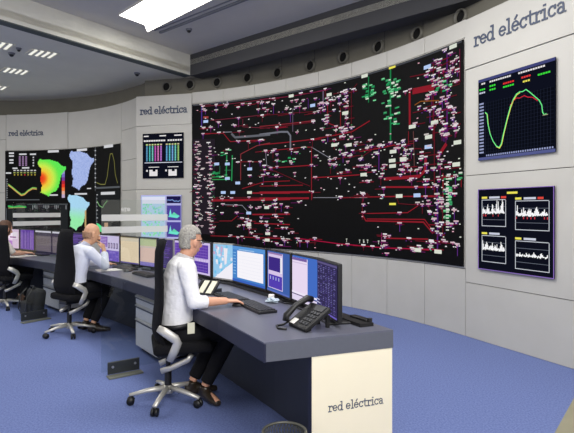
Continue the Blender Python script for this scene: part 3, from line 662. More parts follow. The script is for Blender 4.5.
bm = B(); strip(bm, .0, .85, .742, .752, mi=0); strip(bm, .012, .85, .64, .742, mi=1); strip(bm, .0, .0125, .638, .744, mi=2); bm.transform(DM); obj('worktop', bm, [M['desk'], M['deskedge'], M['navy']], td)
E0 = FE[0]; EN = feN(0); E1 = E0 + EN * .85; ET = (E1 - E0).normalized(); EB = Vector((-ET.y, ET.x, 0))
bm = B(); strip(bm, .47, .50, .0, .64, .07, 9.9); bm.transform(DM); obj('modesty_panel', bm, M['darkpanel'], td)
LE = Line(E0 + ET * .0, E1)
bm = B(); slab(bm, LE, .295, .845, 0, .64, -.06, -.008, mi=1); slab(bm, LE, .297, .845, 0.0, .638, -.010, -.004, mi=0); bm.transform(DM)
ep = obj('end_panel', bm, [M['cream'], M['navy']], td)
(ua, za), (ub, zbb) = LE.pix(328.5, 412), LE.pix(383.5, 403.5)
bm = B(); lettering(bm, 'red eléctrica', lambda u, v, o: LE.p(ua + u, (za + zbb) / 2 + v, -.004 + o * .4), ub - ua, .15); bm.transform(DM); obj('lettering', bm, M['letter'], ep)
bm = B(); strip(bm, .80, .845, .0, .64, .12, 9.9); bm.transform(DM); obj('back_panel', bm, M['darkpanel'], td)
bm = B(); strip(bm, .70, .80, .7535, .775, .15, 9.5); bm.transform(DM); obj('cable_channel', bm, M['black'], td)
for s in (8.6,):
    p, n = fe(s); bm = B(); slab(bm, Line(p + n * .02, p + n * .47), 0, .45, 0, .64, -.015, .015); bm.transform(DM); obj('leg_panel', bm, M['darkpanel'], td)
p, n = fe(5.25); bm = B(); mx = Matrix.Translation((p.x + n.x * .44, p.y + n.y * .44, .53)) @ Matrix.Rotation(math.atan2(n.y, n.x), 4, 'Z')
box(bm, (0, 0, 0), (.05, .16, .06), .008, mx); bm.transform(DM); obj('socket_box', bm, M['silver'], td)

# ------------------------------------------------------------------ monitors
LILAC, DPUR, VIO = (226, 214, 240), (70, 40, 120), (126, 84, 190)
def c_map(D):
    D.rect(0, 0, 1, 1, (150, 200, 236), 0)
    for _ in range(60): a, b = RNG.random() * .9, RNG.random() * .9; D.rect(a, b, a + .1, b + .09, RNG.choice([(90, 170, 225), (150, 210, 240), (215, 225, 240), (240, 235, 240), (200, 170, 205), (110, 190, 230)]), 1)
    D.poly([(.1, 0), (1, 0), (1, .5), (.62, .3)], (240, 238, 246), 2); D.poly([(.55, .9), (.75, .9), (.7, .45), (.6, .4)], (236, 232, 240), 2)
def c_window(D):
    D.rect(0, 0, 1, 1, (70, 130, 200), 0); D.rect(0, .9, 1, 1, (90, 150, 215), 1); D.rect(.17, .12, .96, .88, (246, 244, 250), 2); D.rect(0, 0, 1, .07, (60, 100, 190), 1)
    for j in range(8): D.rect(.04, .2 + j * .085, .12, .23 + j * .085, (130, 180, 225), 2)
    for j in range(7): D.rect(.22, .2 + j * .09, .9, .205 + j * .09, (226, 226, 240), 3)
    D.rect(.22, .9, .7, .93, (150, 190, 230), 2)
def c_table(D):
    D.rect(0, 0, 1, 1, (64, 96, 168), 0); D.rect(.05, .08, .72, .97, (214, 196, 232), 1); D.rect(.08, .52, .66, .86, (62, 44, 130), 2); D.rect(.62, .5, .70, .88, (238, 234, 244), 2); D.rect(.05, .93, .7, .97, (150, 120, 170), 2)
    D.rect(.08, .1, .70, .42, (84, 64, 176), 2)
    for j in range(4): D.rect(.16 + j * .13, .3, .19 + j * .13, .38, (190, 200, 240), 3)
    D.rect(0, 0, 1, .04, (90, 110, 190), 2)
def c_doc(D):
    D.rect(0, 0, 1, 1, (68, 108, 194), 0); D.rect(.0, .0, .64, .96, (232, 216, 240), 1); D.rect(.0, .9, .62, .96, (120, 96, 160), 2); D.rect(.02, .84, .62, .86, (206, 190, 220), 2)
    D.rect(.0, .16, 1, .2, (236, 230, 246), 2); D.rect(0, .0, 1, .13, (224, 214, 238), 2); D.rect(0, .13, 1, .15, (70, 60, 110), 3); D.rect(.5, .06, 1, .08, (90, 80, 140), 3)
def c_list(D):
    D.rect(0, 0, 1, 1, (52, 46, 84), 0); D.rect(0, .95, 1, .99, (92, 84, 130), 1)
    for i in range(7):
        for j in range(26):
            if RNG.random() < .75: D.rect(.06 + i * .13, .06 + j * .034, .06 + i * .13 + .05 + .05 * RNG.random(), .075 + j * .034, RNG.choice([(84, 74, 140), (100, 92, 156), (120, 116, 176)]), 1)
    D.rect(0, .0, 1, .03, (110, 96, 190), 2); D.rect(0, .14, .2, .16, (190, 190, 230), 2); D.rect(0, .2, .16, .22, (190, 190, 230), 2)
def c_purple(D):
    D.rect(0, 0, 1, 1, (206, 190, 232), 0); D.rect(.03, .5, .9, .93, (96, 62, 166), 1); D.rect(.03, .06, .9, .4, (86, 58, 160), 1)
    for j in range(9): D.rect(.05, .12 + j * .09, .86, .13 + j * .09, (150, 120, 205), 2)
    for i in range(5): D.rect(.12 + i * .16, .08, .13 + i * .16, .92, (130, 96, 190), 2)
def c_purple_text(D):
    D.rect(0, 0, 1, 1, (214, 200, 238), 0); D.rect(0, 0, 1, .42, (120, 92, 196), 1); D.rect(.02, .55, .4, .95, (140, 90, 190), 1)
    for j in range(6): D.rect(.04, .58 + j * .06, .36, .6 + j * .06, (220, 200, 240), 2)
    for i in range(4): D.rect(.44 + i * .14, .5, .53 + i * .14, .72, (90, 70, 130), 2); D.rect(.46 + i * .14, .54, .5 + i * .14, .68, (190, 170, 200), 3)
    for j in range(5):
        for i in range(6): D.rect(.05 + i * .16, .04 + j * .07, .16 + i * .16, .08 + j * .07, RNG.choice([(90, 70, 180), (150, 130, 215), (100, 84, 190)]), 2)
def c_tan(D):
    D.rect(0, 0, 1, 1, (238, 216, 184), 0); D.rect(0, .84, 1, .97, (222, 208, 186), 1); D.rect(0, .97, 1, 1, (130, 120, 90), 1)
    for j in range(10): D.rect(.05, .08 + j * .075, .95, .085 + j * .075, (222, 200, 166), 2)
    D.rect(0, 0, 1, .05, (96, 84, 150), 1)
def c_pink(D):
    D.rect(0, 0, 1, 1, (222, 190, 176), 0); D.rect(0, .72, 1, .97, (186, 196, 150), 1); D.rect(0, .97, 1, 1, (120, 130, 100), 1); D.rect(0, 0, 1, .14, (130, 120, 190), 1); D.rect(0, .66, 1, .7, (200, 190, 180), 2)
def c_vio(D):
    D.rect(0, 0, 1, 1, (110, 74, 170), 0)
    for i in range(9): D.rect(.04 + i * .105, .05, .05 + i * .105 + .03 * RNG.random(), .95, RNG.choice([(150, 110, 205), (190, 160, 225), (80, 50, 140)]), 1)
    for j in range(12): D.rect(.03, .06 + j * .075, .97, .07 + j * .075, (90, 60, 150), 2)
def c_light(D): D.rect(0, 0, 1, 1, (228, 200, 226), 0); D.rect(.05, .5, .9, .86, (240, 226, 240), 1); D.rect(.3, .55, .8, .62, (150, 90, 150), 2); D.rect(0, 0, .5, .4, (180, 130, 200), 1)
def c_dim(D):
    D.rect(0, 0, 1, 1, (112, 102, 104), 0); D.rect(0, .92, 1, 1, (214, 210, 224), 1); D.rect(0, .75, 1, .92, (60, 56, 64), 1)
    for j in range(8): D.rect(.05, .1 + j * .08, .9, .11 + j * .08, (134, 120, 112), 2)
def c_darkpur(D):
    D.rect(0, 0, 1, 1, (70, 58, 104), 0)
    for j in range(14): D.rect(.05, .05 + j * .065, .4 + .5 * RNG.random(), .075 + j * .065, RNG.choice([(96, 70, 160), (120, 90, 180), (90, 90, 130)]), 1)

def monitor(L, R, content, label, group, ztop=1.16, h=.375, rear='case'):
    L, R = Vector((*L, 0)), Vector((*R, 0)); w = (R - L).length; ex = (R - L).normalized(); ny = Vector((ex.y, -ex.x, 0)); ctr = (L + R) / 2
    fr = Matrix((ex, -ny, Vector((0, 0, 1)))).transposed().to_4x4()      # local x right, -y towards the viewer
    t = thing('monitor', label, 'monitor', (ctr.x, ctr.y, .752), math.atan2(ex.y, ex.x), group)
    zc = ztop - .752
    bm = B(); box(bm, (0, .015, zc - h / 2), (w - .006, .03, h), .005); obj('casing', bm, M[rear], t)
    bm = B(); cyl(bm, (0, .06, .012), (0, .06, zc - h / 2), .022, n=12); box(bm, (0, .055, zc - h / 2), (.12, .03, .12), .006); obj('stand', bm, M['case'], t)
    bm = B(); box(bm, (0, .05, .008), (.22, .17, .015), .006); obj('base', bm, M['case'], t)
    b = .013
    D = Disp(lambda u, v, o: Vector((-w / 2 + b + (w - 2 * b) * u, -o, zc - h + b + .006 + (h - 2 * b - .006) * v))); content(D); D.build('screen', t)
g1, g2, g3 = 'monitors along the near half of the desk', 'monitors at the middle of the desk', 'monitors at the far end of the desk'
monitor((.213, 3.56), (.322, 3.14), c_list, 'dark violet monitor at the near end of the desk beside the phone', g1)
monitor((.04, 3.95), (.222, 3.53), c_doc, 'monitor with a pale document and blue strip, next to the near end monitor', g1)
monitor((-.175, 4.40), (.028, 3.95), c_table, 'monitor with a purple square table on blue, right of the wide white one', g1)
monitor((-.545, 4.98), (-.185, 4.40), c_window, 'wide monitor with a white window on bright blue', g1)
monitor((-.775, 5.22), (-.53, 4.99), c_map, 'monitor with a pale blue and white map beside the wide blue one', g1, rear='silver')
monitor((-1.035, 5.56), (-.80, 5.25), c_purple, 'lilac and purple monitor just right of the grey haired man', g1)
monitor((-1.32, 5.85), (-1.04, 5.56), c_purple, 'purple monitor partly hidden behind the grey haired head', g1)
monitor((-1.54, 6.05), (-1.33, 5.86), c_darkpur, 'dark purple monitor just left of the grey haired man', g1, rear='silver')
monitor((-1.868, 6.35), (-1.58, 6.08), c_pink, 'monitor with a pinkish page behind the near chair back', g2)
monitor((-2.225, 6.68), (-1.875, 6.35), c_tan, 'monitor with a plain tan page', g2)
monitor((-2.64, 7.06), (-2.235, 6.68), c_purple_text, 'monitor with violet blocks in front of the bald man', g2)
monitor((-3.36, 7.76), (-2.98, 7.42), c_darkpur, 'dark purple monitor behind the bald head', g2)
monitor((-3.86, 8.22), (-3.40, 7.80), c_dim, 'dim monitor hidden behind the middle chair back', g3)
monitor((-4.36, 8.66), (-3.88, 8.24), c_dim, 'dim greyish monitor left of the middle chair', g3)
monitor((-4.80, 9.0), (-4.38, 8.67), c_vio, 'violet monitor of dense columns near the left edge of the photo', g3)
monitor((-5.22, 9.3), (-4.83, 9.02), c_light, 'pale pink and lilac monitor in front of the leftmost person', g3)

# ------------------------------------------------------------------ things on the desk
TZ = .752
def keyboard(x, y, rz, label, w=.44):
    t = thing('keyboard', label, 'keyboard', (x, y, TZ), rz)
    bm = B(); box(bm, (0, 0, .011), (.15, w, .02), .005); obj('housing', bm, M['case'], t)
    bm = B()
    for r in range(5):
        for c in range(14): box(bm, (-.052 + r * .026, -w / 2 + .025 + c * (w - .05) / 13, .024), (.02, (w - .05) / 13 - .005, .008))
    obj('keys', bm, M['key'], t)
keyboard(-.235, 3.80, rad(27), 'dark keyboard lying alone on the grey desk, right of the hand')
keyboard(-.47, 4.22, rad(30), 'dark keyboard behind the hand of the grey haired man')
keyboard(-2.05, 6.33, rad(42), 'dark keyboard in front of the violet monitor, beside the bald man')
keyboard(-1.62, 5.72, rad(38), 'dark keyboard left of the near chair back, under the pinkish monitor')
keyboard(-4.12, 8.30, rad(52), 'dark keyboard at the far left of the desk')
def mouse(x, y, rz, label):
    t = thing('computer_mouse', label, 'mouse', (x, y, TZ), rz)
    bm = B(); ell(bm, (0, 0, .0), (.055, .03, .034)); bmesh.ops.bisect_plane(bm, geom=bm.verts[:] + bm.edges[:] + bm.faces[:], plane_co=(0, 0, .001), plane_no=(0, 0, -1), clear_outer=True)
    bmesh.ops.holes_fill(bm, edges=bm.edges); obj('shell', bm, M['case'], t, True)
    bm = B(); cyl(bm, (.03, -.004, .027), (.03, .004, .027), .008, n=12); obj('wheel', bm, M['grey'], t)
mouse(-.375, 3.90, rad(10), 'dark computer mouse under the right hand of the grey haired man')
mouse(-1.93, 6.06, rad(40), 'dark computer mouse on the desk right of the bald man')
# desk telephone at the near end
t = thing('telephone', 'black desk telephone on the near end of the desk', 'telephone', (.17, 3.20, TZ), rad(208)); t.scale = (1.15, 1.15, 1.15)
tilt = Matrix.Rotation(rad(32), 4, 'Y')
bm = B(); box(bm, (0, 0, .055), (.19, .20, .03), .008, Matrix.Translation((0, 0, .012)) @ tilt)
box(bm, (-.06, .05, .035), (.02, .02, .07), .003); box(bm, (-.06, -.05, .035), (.02, .02, .07), .003); box(bm, (.075, 0, .012), (.03, .16, .022), .004)
obj('base', bm, M['black'], t)
bm = B(); mm = Matrix.Translation((0, 0, .012)) @ tilt
for i in range(4):
    for j in range(3): box(bm, (.06 - i * .028, .02 + j * .028, .073), (.018, .02, .006), .001, mm)
obj('keypad', bm, M['key'], t)
bm = B(); box(bm, (-.062, .04, .0725), (.04, .09, .005), .001, mm); obj('display', bm, M['key'], t)
bm = B(); box(bm, (.07, -.045, .073), (.04, .045, .004), .001, mm); obj('label_card', bm, M['paper'], t)
bm = B(); tube(bm, [mm @ Vector(p) for p in ((-.10, -.085, .085), (-.08, -.085, .108), (0, -.085, .12), (.08, -.085, .108), (.10, -.085, .085))], [(.018, .024), (.02, .02), (.014, .018), (.02, .02), (.018, .024)], n=10); obj('handset', bm, M['black'], t, True)
bm = B(); tube(bm, [(.10, -.085, .03), (.13, -.11, .006), (.18, -.10, .006), (.2, -.04, .006), (.17, .0, .006)], .006, n=8); obj('cord', bm, M['black'], t, True)
# console phone with cream key columns
t = thing('telephone', 'dark console telephone with two cream key columns beside the grey haired man', 'telephone', (-.70, 4.50, TZ), rad(-118))
mm = Matrix.Translation((0, 0, .01)) @ Matrix.Rotation(rad(42), 4, 'Y')
bm = B(); box(bm, (-.005, 0, .05), (.17, .2, .025), .006, mm); box(bm, (-.02, 0, .02), (.12, .17, .04), .006); obj('base', bm, M['case'], t)
for y in (-.03, .055):
    bm = B(); box(bm, (-.005, y, .065), (.14, .055, .008), .002, mm); k = obj('key_column', bm, M['keycream'], t); tag(k, 'cream key column')
bm = B(); box(bm, (-.005, -.083, .067), (.14, .025, .012), .004, mm); obj('handset', bm, M['black'], t)
# small clutter
t = thing('plastic_wrapper', 'small crumpled clear plastic wrapper behind the lone keyboard', 'wrapper', (-.12, 4.03, TZ))
bm = B(); ell(bm, (0, 0, .02), (.05, .035, .02), None, 10, 7)
for v in bm.verts: v.co += Vector((RNG.uniform(-1, 1), RNG.uniform(-1, 1), RNG.uniform(-.5, .5))) * .012
for v in bm.verts: v.co.z = max(v.co.z, 0)
obj('film', bm, M['wrap'], t)
t = thing('power_adapter', 'white power adapter under the monitor with the purple table', 'adapter', (-.13, 4.14, TZ))
bm = B(); box(bm, (0, 0, .025), (.05, .04, .05), .006); obj('body', bm, M['paper'], t)
bm = B(); tube(bm, [(0, .02, .02), (.04, .05, .006), (.10, .04, .006)], .005, n=8); obj('lead', bm, M['paper'], t)
bm = B(); tube(bm, [(-.08, 4.1, TZ + .007), (-.02, 3.98, TZ + .007), (.06, 3.94, TZ + .007), (.09, 3.8, TZ + .007), (.12, 3.68, TZ + .007)], .006, n=8)
tag(obj('cable', bm, M['black']), 'black cable trailing on the desk in front of the monitors', 'cable')
def papers(x, y, rz, w, d, label):
    t = thing('paper', label, 'paper', (x, y, TZ), rz)
    bm = B()
    for k in range(3): box(bm, (.004 * k, .003 * k, .0015 + .002 * k), (d, w, .0016))
    obj('sheets', bm, M['paper'], t)
papers(-2.22, 6.22, rad(30), .21, .29, 'white paper on the desk under the bald man\'s arm')
papers(-4.30, 8.03, rad(60), .3, .4, 'white papers on the desk beside the leftmost person')
t = thing('cable_box', 'black cable box on the desk corner behind the near end monitor', 'box', (.49, 3.33, TZ), rad(120))
bm = B(); box(bm, (0, 0, .018), (.18, .05, .036), .006); obj('body', bm, M['black'], t)
bm = B(); cyl(bm, (-.095, 0, .02), (-.095, 0, .045), .016); obj('plug', bm, M['black'], t)

# ------------------------------------------------------------------ pedestals
def pedestal(p0, p1, label):
    p0, p1 = Vector((*p0, 0)), Vector((*p1, 0)); ln = Line(p0, p1); w = ln.len; ctr = (p0 + p1) / 2
    t = thing('drawer_pedestal', label, 'drawer cabinet', ctr, math.atan2(ln.d.y, ln.d.x)); 
    bm = B(); box(bm, (0, .21, .325), (w, .40, .55), .004); obj('body', bm, M['ped'], t)
    bm = B(); box(bm, (0, .23, .025), (w - .06, .34, .05)); obj('plinth', bm, M['black'], t)
    for z0, z1 in ((.505, .595), (.355, .498), (.06, .348)):
        bm = B(); box(bm, (0, .004, (z0 + z1) / 2), (w - .012, .016, z1 - z0), .003); d = obj('drawer', bm, M['ped'], t)
        bm = B(); box(bm, (0, -.010, z1 - .012), (w - .03, .016, .010), .002); tag(obj('handle', bm, M['silver'], d), 'silver handle strip')
        bm = B(); box(bm, (0, -.0045, z1 - .028), (w - .03, .003, .02)); obj('grip_recess', bm, M['pedgap'], d)
pedestal((-1.62, 5.36), (-1.27, 4.88), 'white drawer pedestal under the desk behind the near chair')
pedestal((-3.76, 7.72), (-3.31, 7.26), 'white drawer pedestal under the desk left of the bald man')

# ------------------------------------------------------------------ glass partitions
def partition(p, ang, w, label, text=None, bx0=.1, bw=.3):
    t = thing('glass_partition', label, 'glass partition', (p[0], p[1], 0), rad(ang))
    bm = B(); box(bm, (w / 2, 0, .82), (w, .012, 1.55), .002, seg=1); g = obj('glass_pane', bm, M['glass'], t)
    for z in (1.43, 1.32):
        bm = B(); box(bm, (w / 2, -.0085, z), (w, .003, .058)); tag(obj('frosted_band', bm, M['frost'], g), 'white frosted band')
    if text:
        bm = B(); lettering(bm, text, lambda u, v, o: Vector((w * .28 + u, -.008 - o * .3, 1.49 + v)), .085, .2); obj('lettering', bm, M['frost'], g)
    bm = B(); box(bm, (bx0 + bw / 2, -.016, .075), (bw, .018, .11), .006); br = obj('floor_bracket', bm, M['bracket'], t)
    bm = B(); box(bm, (bx0 + bw / 2, -.06, .008), (bw + .02, .09, .016), .003); obj('foot_plate', bm, M['bracketfoot'], br)
    for k in (.15, .85):
        bm = B(); cyl(bm, (bx0 + bw * k, -.024, .085), (bx0 + bw * k, -.031, .085), .011, n=12); obj('bolt', bm, M['silver'], br)
partition((-1.66, 4.47), 36, .62, 'clear glass partition with two frosted bands, between the two men in white shirts', 'ere', .05, .29)
partition((-3.60, 6.56), 55, .66, 'clear glass partition with frosted bands standing in front of the black backpack', None, .10, .36)

# ------------------------------------------------------------------ office chairs
def chair(label, base_rot=0):
    t = thing('office_chair', label, 'office chair', (0, 0, 0), 0, 'black office chairs at the control desk')
    bm = B(); cyl(bm, (0, 0, .075), (0, 0, .135), .04, .032)
    for k in range(5):
        a = base_rot + 2 * math.pi * k / 5; d = Vector((math.cos(a), math.sin(a), 0))
        tube(bm, [d * .02 + Vector((0, 0, .115)), d * .16 + Vector((0, 0, .10)), d * .29 + Vector((0, 0, .075))], [(.024, .022), (.018, .02), (.012, .018)], side=(0, 0, 1), n=10)
    obj('star_base', bm, M['alu'], t, True)
    for k in range(5):
        a = base_rot + 2 * math.pi * k / 5; d = Vector((math.cos(a), math.sin(a), 0)); s = Vector((-d.y, d.x, 0)); c = d * .28 + Vector((0, 0, .031))
        bm = B(); cyl(bm, c - s * .024, c - s * .006, .030, n=18); cyl(bm, c + s * .006, c + s * .024, .030, n=18); cyl(bm, c + Vector((0, 0, .0)), c + Vector((0, 0, .045)), .009, n=8)
        obj('caster', bm, M['black'], t, True)
    bm = B(); cyl(bm, (0, 0, .12), (0, 0, .26), .027); cyl(bm, (0, 0, .26), (0, 0, .40), .018); obj('gas_column', bm, M['black'], t)
    bm = B(); box(bm, (.02, 0, .395), (.22, .16, .05), .012); obj('mechanism', bm, M['black'], t)
    for s in (1, -1):
        bm = B(); tube(bm, [(-.06, s * .1, .275), (.02, s * .115, .30), (.14, s * .14, .355), (.17, s * .14, .40)], [(.012, .022)] * 4, side=(0, 1, 0), n=8); obj('support_arm', bm, M['alu'], t, True)
    bm = B(); box(bm, (.10, 0, .46), (.44, .46, .08), .03, seg=4); obj('seat', bm, M['fabric'], t, True)
    # tall back: grid shell, concave, leaning
    bm = B(); NU, NV = 9, 18; prof = [(.47, -.06), (.56, -.10), (.66, -.105), (.78, -.09), (.92, -.085), (1.06, -.09), (1.18, -.085), (1.27, -.06)]
    def px(z):
        for (za, xa), (zb_, xb) in zip(prof, prof[1:]):
            if z <= zb_: return xa + (xb - xa) * (z - za) / (zb_ - za)
        return prof[-1][1]
    F, K_ = [], []
    for j in range(NV + 1):
        z = .47 + .80 * j / NV; f = j / NV; hw = (.21 if f < .35 else .21 - .08 * (f - .35) / .65) * (1 if f < .93 else 1 - .2 * ((f - .93) / .07) ** 2); th_ = .03 if f > .2 else .042
        rf, rk = [], []
        for i in range(NU + 1):
            q = -1 + 2 * i / NU; cv = .035 * q * q; e_ = 1 - .35 * abs(q) ** 6
            rf.append(bm.verts.new((px(z) + cv + .5 * th_ * e_, hw * q, z))); rk.append(bm.verts.new((px(z) + cv - .5 * th_ * e_, hw * q, z)))
        F.append(rf); K_.append(rk)
    for j in range(NV):
        for i in range(NU):
            bm.faces.new((F[j][i], F[j][i + 1], F[j + 1][i + 1], F[j + 1][i])); bm.faces.new((K_[j][i + 1], K_[j][i], K_[j + 1][i], K_[j + 1][i + 1]))
        bm.faces.new((F[j][0], F[j + 1][0], K_[j + 1][0], K_[j][0])); bm.faces.new((F[j][NU], K_[j][NU], K_[j + 1][NU], F[j + 1][NU]))
    for i in range(NU): bm.faces.new((F[0][i], K_[0][i], K_[0][i + 1], F[0][i + 1])); bm.faces.new((F[NV][i], F[NV][i + 1], K_[NV][i + 1], K_[NV][i]))
    obj('backrest', bm, M['fabric'], t, True)
    for s in (1, -1):
        bm = B(); tube(bm, [(-.085, s * .22, .63), (-.04, s * .245, .605), (.035, s * .255, .55), (.052, s * .255, .52), (.03, s * .25, .46), (-.005, s * .235, .385)], [(.012, .026), (.012, .034), (.012, .036), (.012, .034), (.012, .034), (.012, .026)], side=(0, 1, 0), n=10)
        tag(obj('side_bracket', bm, M['alu'], t, True), 'bent silver side bracket')
    return t
ch1 = chair('black high backed office chair of the grey haired man, nearest the camera', rad(175))
ch2 = dup(ch1); ch2['label'] = 'black high backed office chair of the bald man, middle of the three'
ch3 = dup(ch1); ch3['label'] = 'black high backed office chair at the left edge of the photo'
ch1.location = (-.93, 3.91, 0); ch1.rotation_euler.z = rad(17)
ch2.location = (-2.63, 6.04, 0); ch2.rotation_euler.z = rad(55)
ch3.location = (-4.32, 7.66, 0); ch3.rotation_euler.z = rad(60)

# ------------------------------------------------------------------ people (local x forward, y left, z up)
def head(bm, mx):
    sec = [(.128, -.005, .02, .02), (.118, -.006, .052, .045), (.095, -.006, .078, .062), (.06, -.005, .094, .073), (.02, -.003, .098, .076), (-.02, 0, .094, .073), (-.055, .006, .086, .066), (-.085, .016, .073, .056), (-.108, .03, .052, .042), (-.122, .04, .028, .026)]
    vs = tube(bm, [(x, 0, z) for z, x, a, b in sec], [(b, a) for z, x, a, b in sec], side=(0, 1, 0), n=18)
    vs += tube(bm, [(.088, 0, .015), (.104, 0, -.012), (.118, 0, -.034), (.098, 0, -.045)], [.009, .012, .016, .012], n=8)
    vs += tube(bm, [(.085, -.035, .026), (.092, 0, .022), (.085, .035, .026)], .010, n=8)
    vs += tube(bm, [(.084, -.02, -.066), (.094, 0, -.066), (.084, .02, -.066)], .007, n=8); vs += tube(bm, [(.082, -.018, -.078), (.092, 0, -.079), (.082, .018, -.078)], .007, n=8)
    for s in (1, -1): vs += ell(bm, (-.012, s * .084, -.012), (.021, .012, .036), None, 10, 8)
    for v in vs: v.co = mx @ v.co
def hand(bm, w, d, up, thumb, curl=.35, s=1.0):
    """wrist point, pointing direction, back-of-hand direction, direction of the thumb side"""
    w, d, up, th_ = Vector(w), Vector(d).normalized(), Vector(up).normalized(), Vector(thumb).normalized()
    tube(bm, [w - d * .02, w + d * .03 * s, w + d * .085 * s], [(.026, .018), (.036 * s, .016), (.040 * s, .013)], side=th_, n=12)
    for k, (o, L) in enumerate(((.030, .072), (.010, .080), (-.010, .074), (-.029, .058))):
        b = w + d * .075 * s + th_ * o * s; pts = [b]; a = 0
        for q in (.45, .32, .23):
            a += curl; pts.append(pts[-1] + (d * math.cos(a) - up * math.sin(a) + th_ * o * 1.5) .normalized() * L * q * s)
        tube(bm, pts, [.0095 * s, .0092 * s, .0085 * s, .007 * s], n=8)
    b = w + d * .015 * s + th_ * .026 * s
    tube(bm, [b, b + (d * .5 + th_ * .8 - up * .1).normalized() * .038 * s, b + (d * .5 + th_ * .8 - up * .1).normalized() * .038 * s + (d * .9 + th_ * .3 - up * .3).normalized() * .045 * s], [.014 * s, .012 * s, .008 * s], n=8)
def person(name_label, loc, rz, torso, neck, headM, arms, legs, feet, mats, hair, sleeve=.8, glasses=False, hands=None, badge=False, group=None):
    t = thing('person', name_label, 'person', (loc[0], loc[1], 0), rz, group)
    sk, sh, tr = mats
    S = (0, 1, 0)
    # body: one continuous surface
    bm = B(); head(bm, headM)
    tube(bm, neck, [.06, .056, .056], n=14)
    tube(bm, [p for p, a, b in torso], [(max(a - .022, .03), max(b - .02, .03)) for p, a, b in torso], side=S, n=18)
    for A, H in zip(arms, hands):
        tube(bm, [A[0], Vector(A[0]).lerp(Vector(A[1]), .5), A[1]], [.044, .04, .036], n=12)
        tube(bm, [A[1], Vector(A[1]).lerp(Vector(A[2]), .35), A[2]], [.038, .039, .027], n=12); ell(bm, A[1], (.037, .037, .037))
        if H: hand(bm, A[2], *H)
    for Lg in legs:
        tube(bm, [Lg[0], Lg[1]], [.066, .05], n=12); ell(bm, Lg[1], (.05, .05, .05)); tube(bm, [Lg[1], Vector(Lg[1]).lerp(Vector(Lg[2]), .35), Lg[2]], [.048, .046, .032], n=12)
    for F_ in feet: tube(bm, [F_[0], F_[1]], [.032, .026], n=10)
    obj('body', fuse(bm, .0065, 3), sk, t, True)
    # shirt
    bm = B(); tube(bm, [p for p, a, b in torso[1:]], [(a, b) for p, a, b in torso[1:]], side=S, n=20)
    for A in arms:
        a0, a1, a2 = (Vector(v) for v in A); tube(bm, [a0.lerp(Vector((a0.x - .01, a0.y * .5, a0.z + .01)), .9), a0, a0.lerp(a1, .5), a1], [.06, .068, .06, .053], n=14)
        if sleeve > 0: ell(bm, a1, (.053, .053, .053)); tube(bm, [a1, a1.lerp(a2, sleeve * .6), a1.lerp(a2, sleeve)], [.053, .05, .049], n=14)
    nb = Vector(neck[0]); tube(bm, [nb - Vector((.0, 0, .03)), nb.lerp(Vector(neck[2]), .45)], [(.078, .078), (.066, .066)], n=16)
    sb = obj('shirt', fuse(bm, .009, 4), sh, t, True)
    bm = B(); q = nb.lerp(Vector(neck[2]), .42); ax = (Vector(neck[2]) - nb).normalized(); ux = Vector((0, 1, 0)); vx = ax.cross(ux)
    R1, R2 = [], []
    for k in range(19):
        a = rad(25 + 310 * k / 18); d = ux * math.sin(a) * -1 + vx * -math.cos(a) * -1
        R1.append(bm.verts.new(q + d * .068 + ax * .018)); R2.append(bm.verts.new(q + d * .082 - ax * .022))
    for k in range(18): bm.faces.new((R1[k], R1[k + 1], R2[k + 1], R2[k]))
    bmesh.ops.solidify(bm, geom=bm.faces[:], thickness=.006); obj('collar', bm, sh, sb)
    # trousers
    bm = B(); p0 = Vector(torso[0][0]); p1 = Vector(torso[1][0])
    tube(bm, [p0 - Vector((-.02, 0, .0)), p0.lerp(p1, .5), p1 + (p1 - p0) * .25], [(torso[0][1] * .8, torso[0][2] * .9), (torso[0][1] + .006, torso[0][2] + .008), (torso[1][1] + .008, torso[1][2] + .008)], side=S, n=18)
    for Lg in legs:
        h_, k_, a_ = (Vector(v) for v in Lg); tube(bm, [h_ - (k_ - h_).normalized() * .06, h_, h_.lerp(k_, .5), k_], [.08, .09, .08, .068], n=16); ell(bm, k_, (.07, .068, .068)); tube(bm, [k_, k_.lerp(a_, .4), a_.lerp(k_, .06)], [.066, .064, .052], n=14)
    obj('trousers', fuse(bm, .010, 4), tr, t, True)
    bm = B(); c = p1 + (p1 - p0) * .12; tube(bm, [c - (p1 - p0).normalized() * .018, c + (p1 - p0).normalized() * .018], [(torso[1][1] + .014, torso[1][2] + .014)] * 2, side=S, n=24); obj('belt', bm, M['black'], t, True)
    for F_ in feet:
        a, b = Vector(F_[0]), Vector(F_[1]); d = (b - a); d.z = 0; d.normalize(); sd = Vector((-d.y, d.x, 0)); az = a.copy(); 
        bm = B(); g0 = Vector((a.x, a.y, 0)); H = max(a.z, .085)
        tube(bm, [g0 - d * .06 + Vector((0, 0, .045)), g0 - d * .02 + Vector((0, 0, .052)), g0 + d * .06 + Vector((0, 0, .046)), g0 + d * .14 + Vector((0, 0, .034)), g0 + d * .205 + Vector((0, 0, .026))], [(.03, .04), (.038, .05), (.042, .043), (.045, .031), (.026, .02)], side=sd, n=14)
        tube(bm, [g0 + Vector((0, 0, .06)), Vector((a.x, a.y, .11))], [.042, .042], n=12)
        nb_ = fuse(bm, .008, 2)
        for v in nb_.verts: v.co.z = max(v.co.z, .004)
        obj('shoe', nb_, M['shoe'], t, True)
    # hair
    bm = B(); sec = [(.140, -.012, .02, .02), (.128, -.012, .058, .05), (.102, -.012, .086, .070), (.065, -.010, .103, .081), (.02, -.008, .107, .084), (-.02, -.006, .103, .081), (-.06, -.004, .094, .074), (-.09, 0, .08, .064)]
    tube(bm, [(x, 0, z) for z, x, a, b in sec], [(b, a) for z, x, a, b in sec], side=S, n=26)
    bmesh.ops.subdivide_edges(bm, edges=bm.edges[:], cuts=1)
    dele = [f for f in bm.faces if not hair(*f.calc_center_median())]; bmesh.ops.delete(bm, geom=dele, context='FACES')
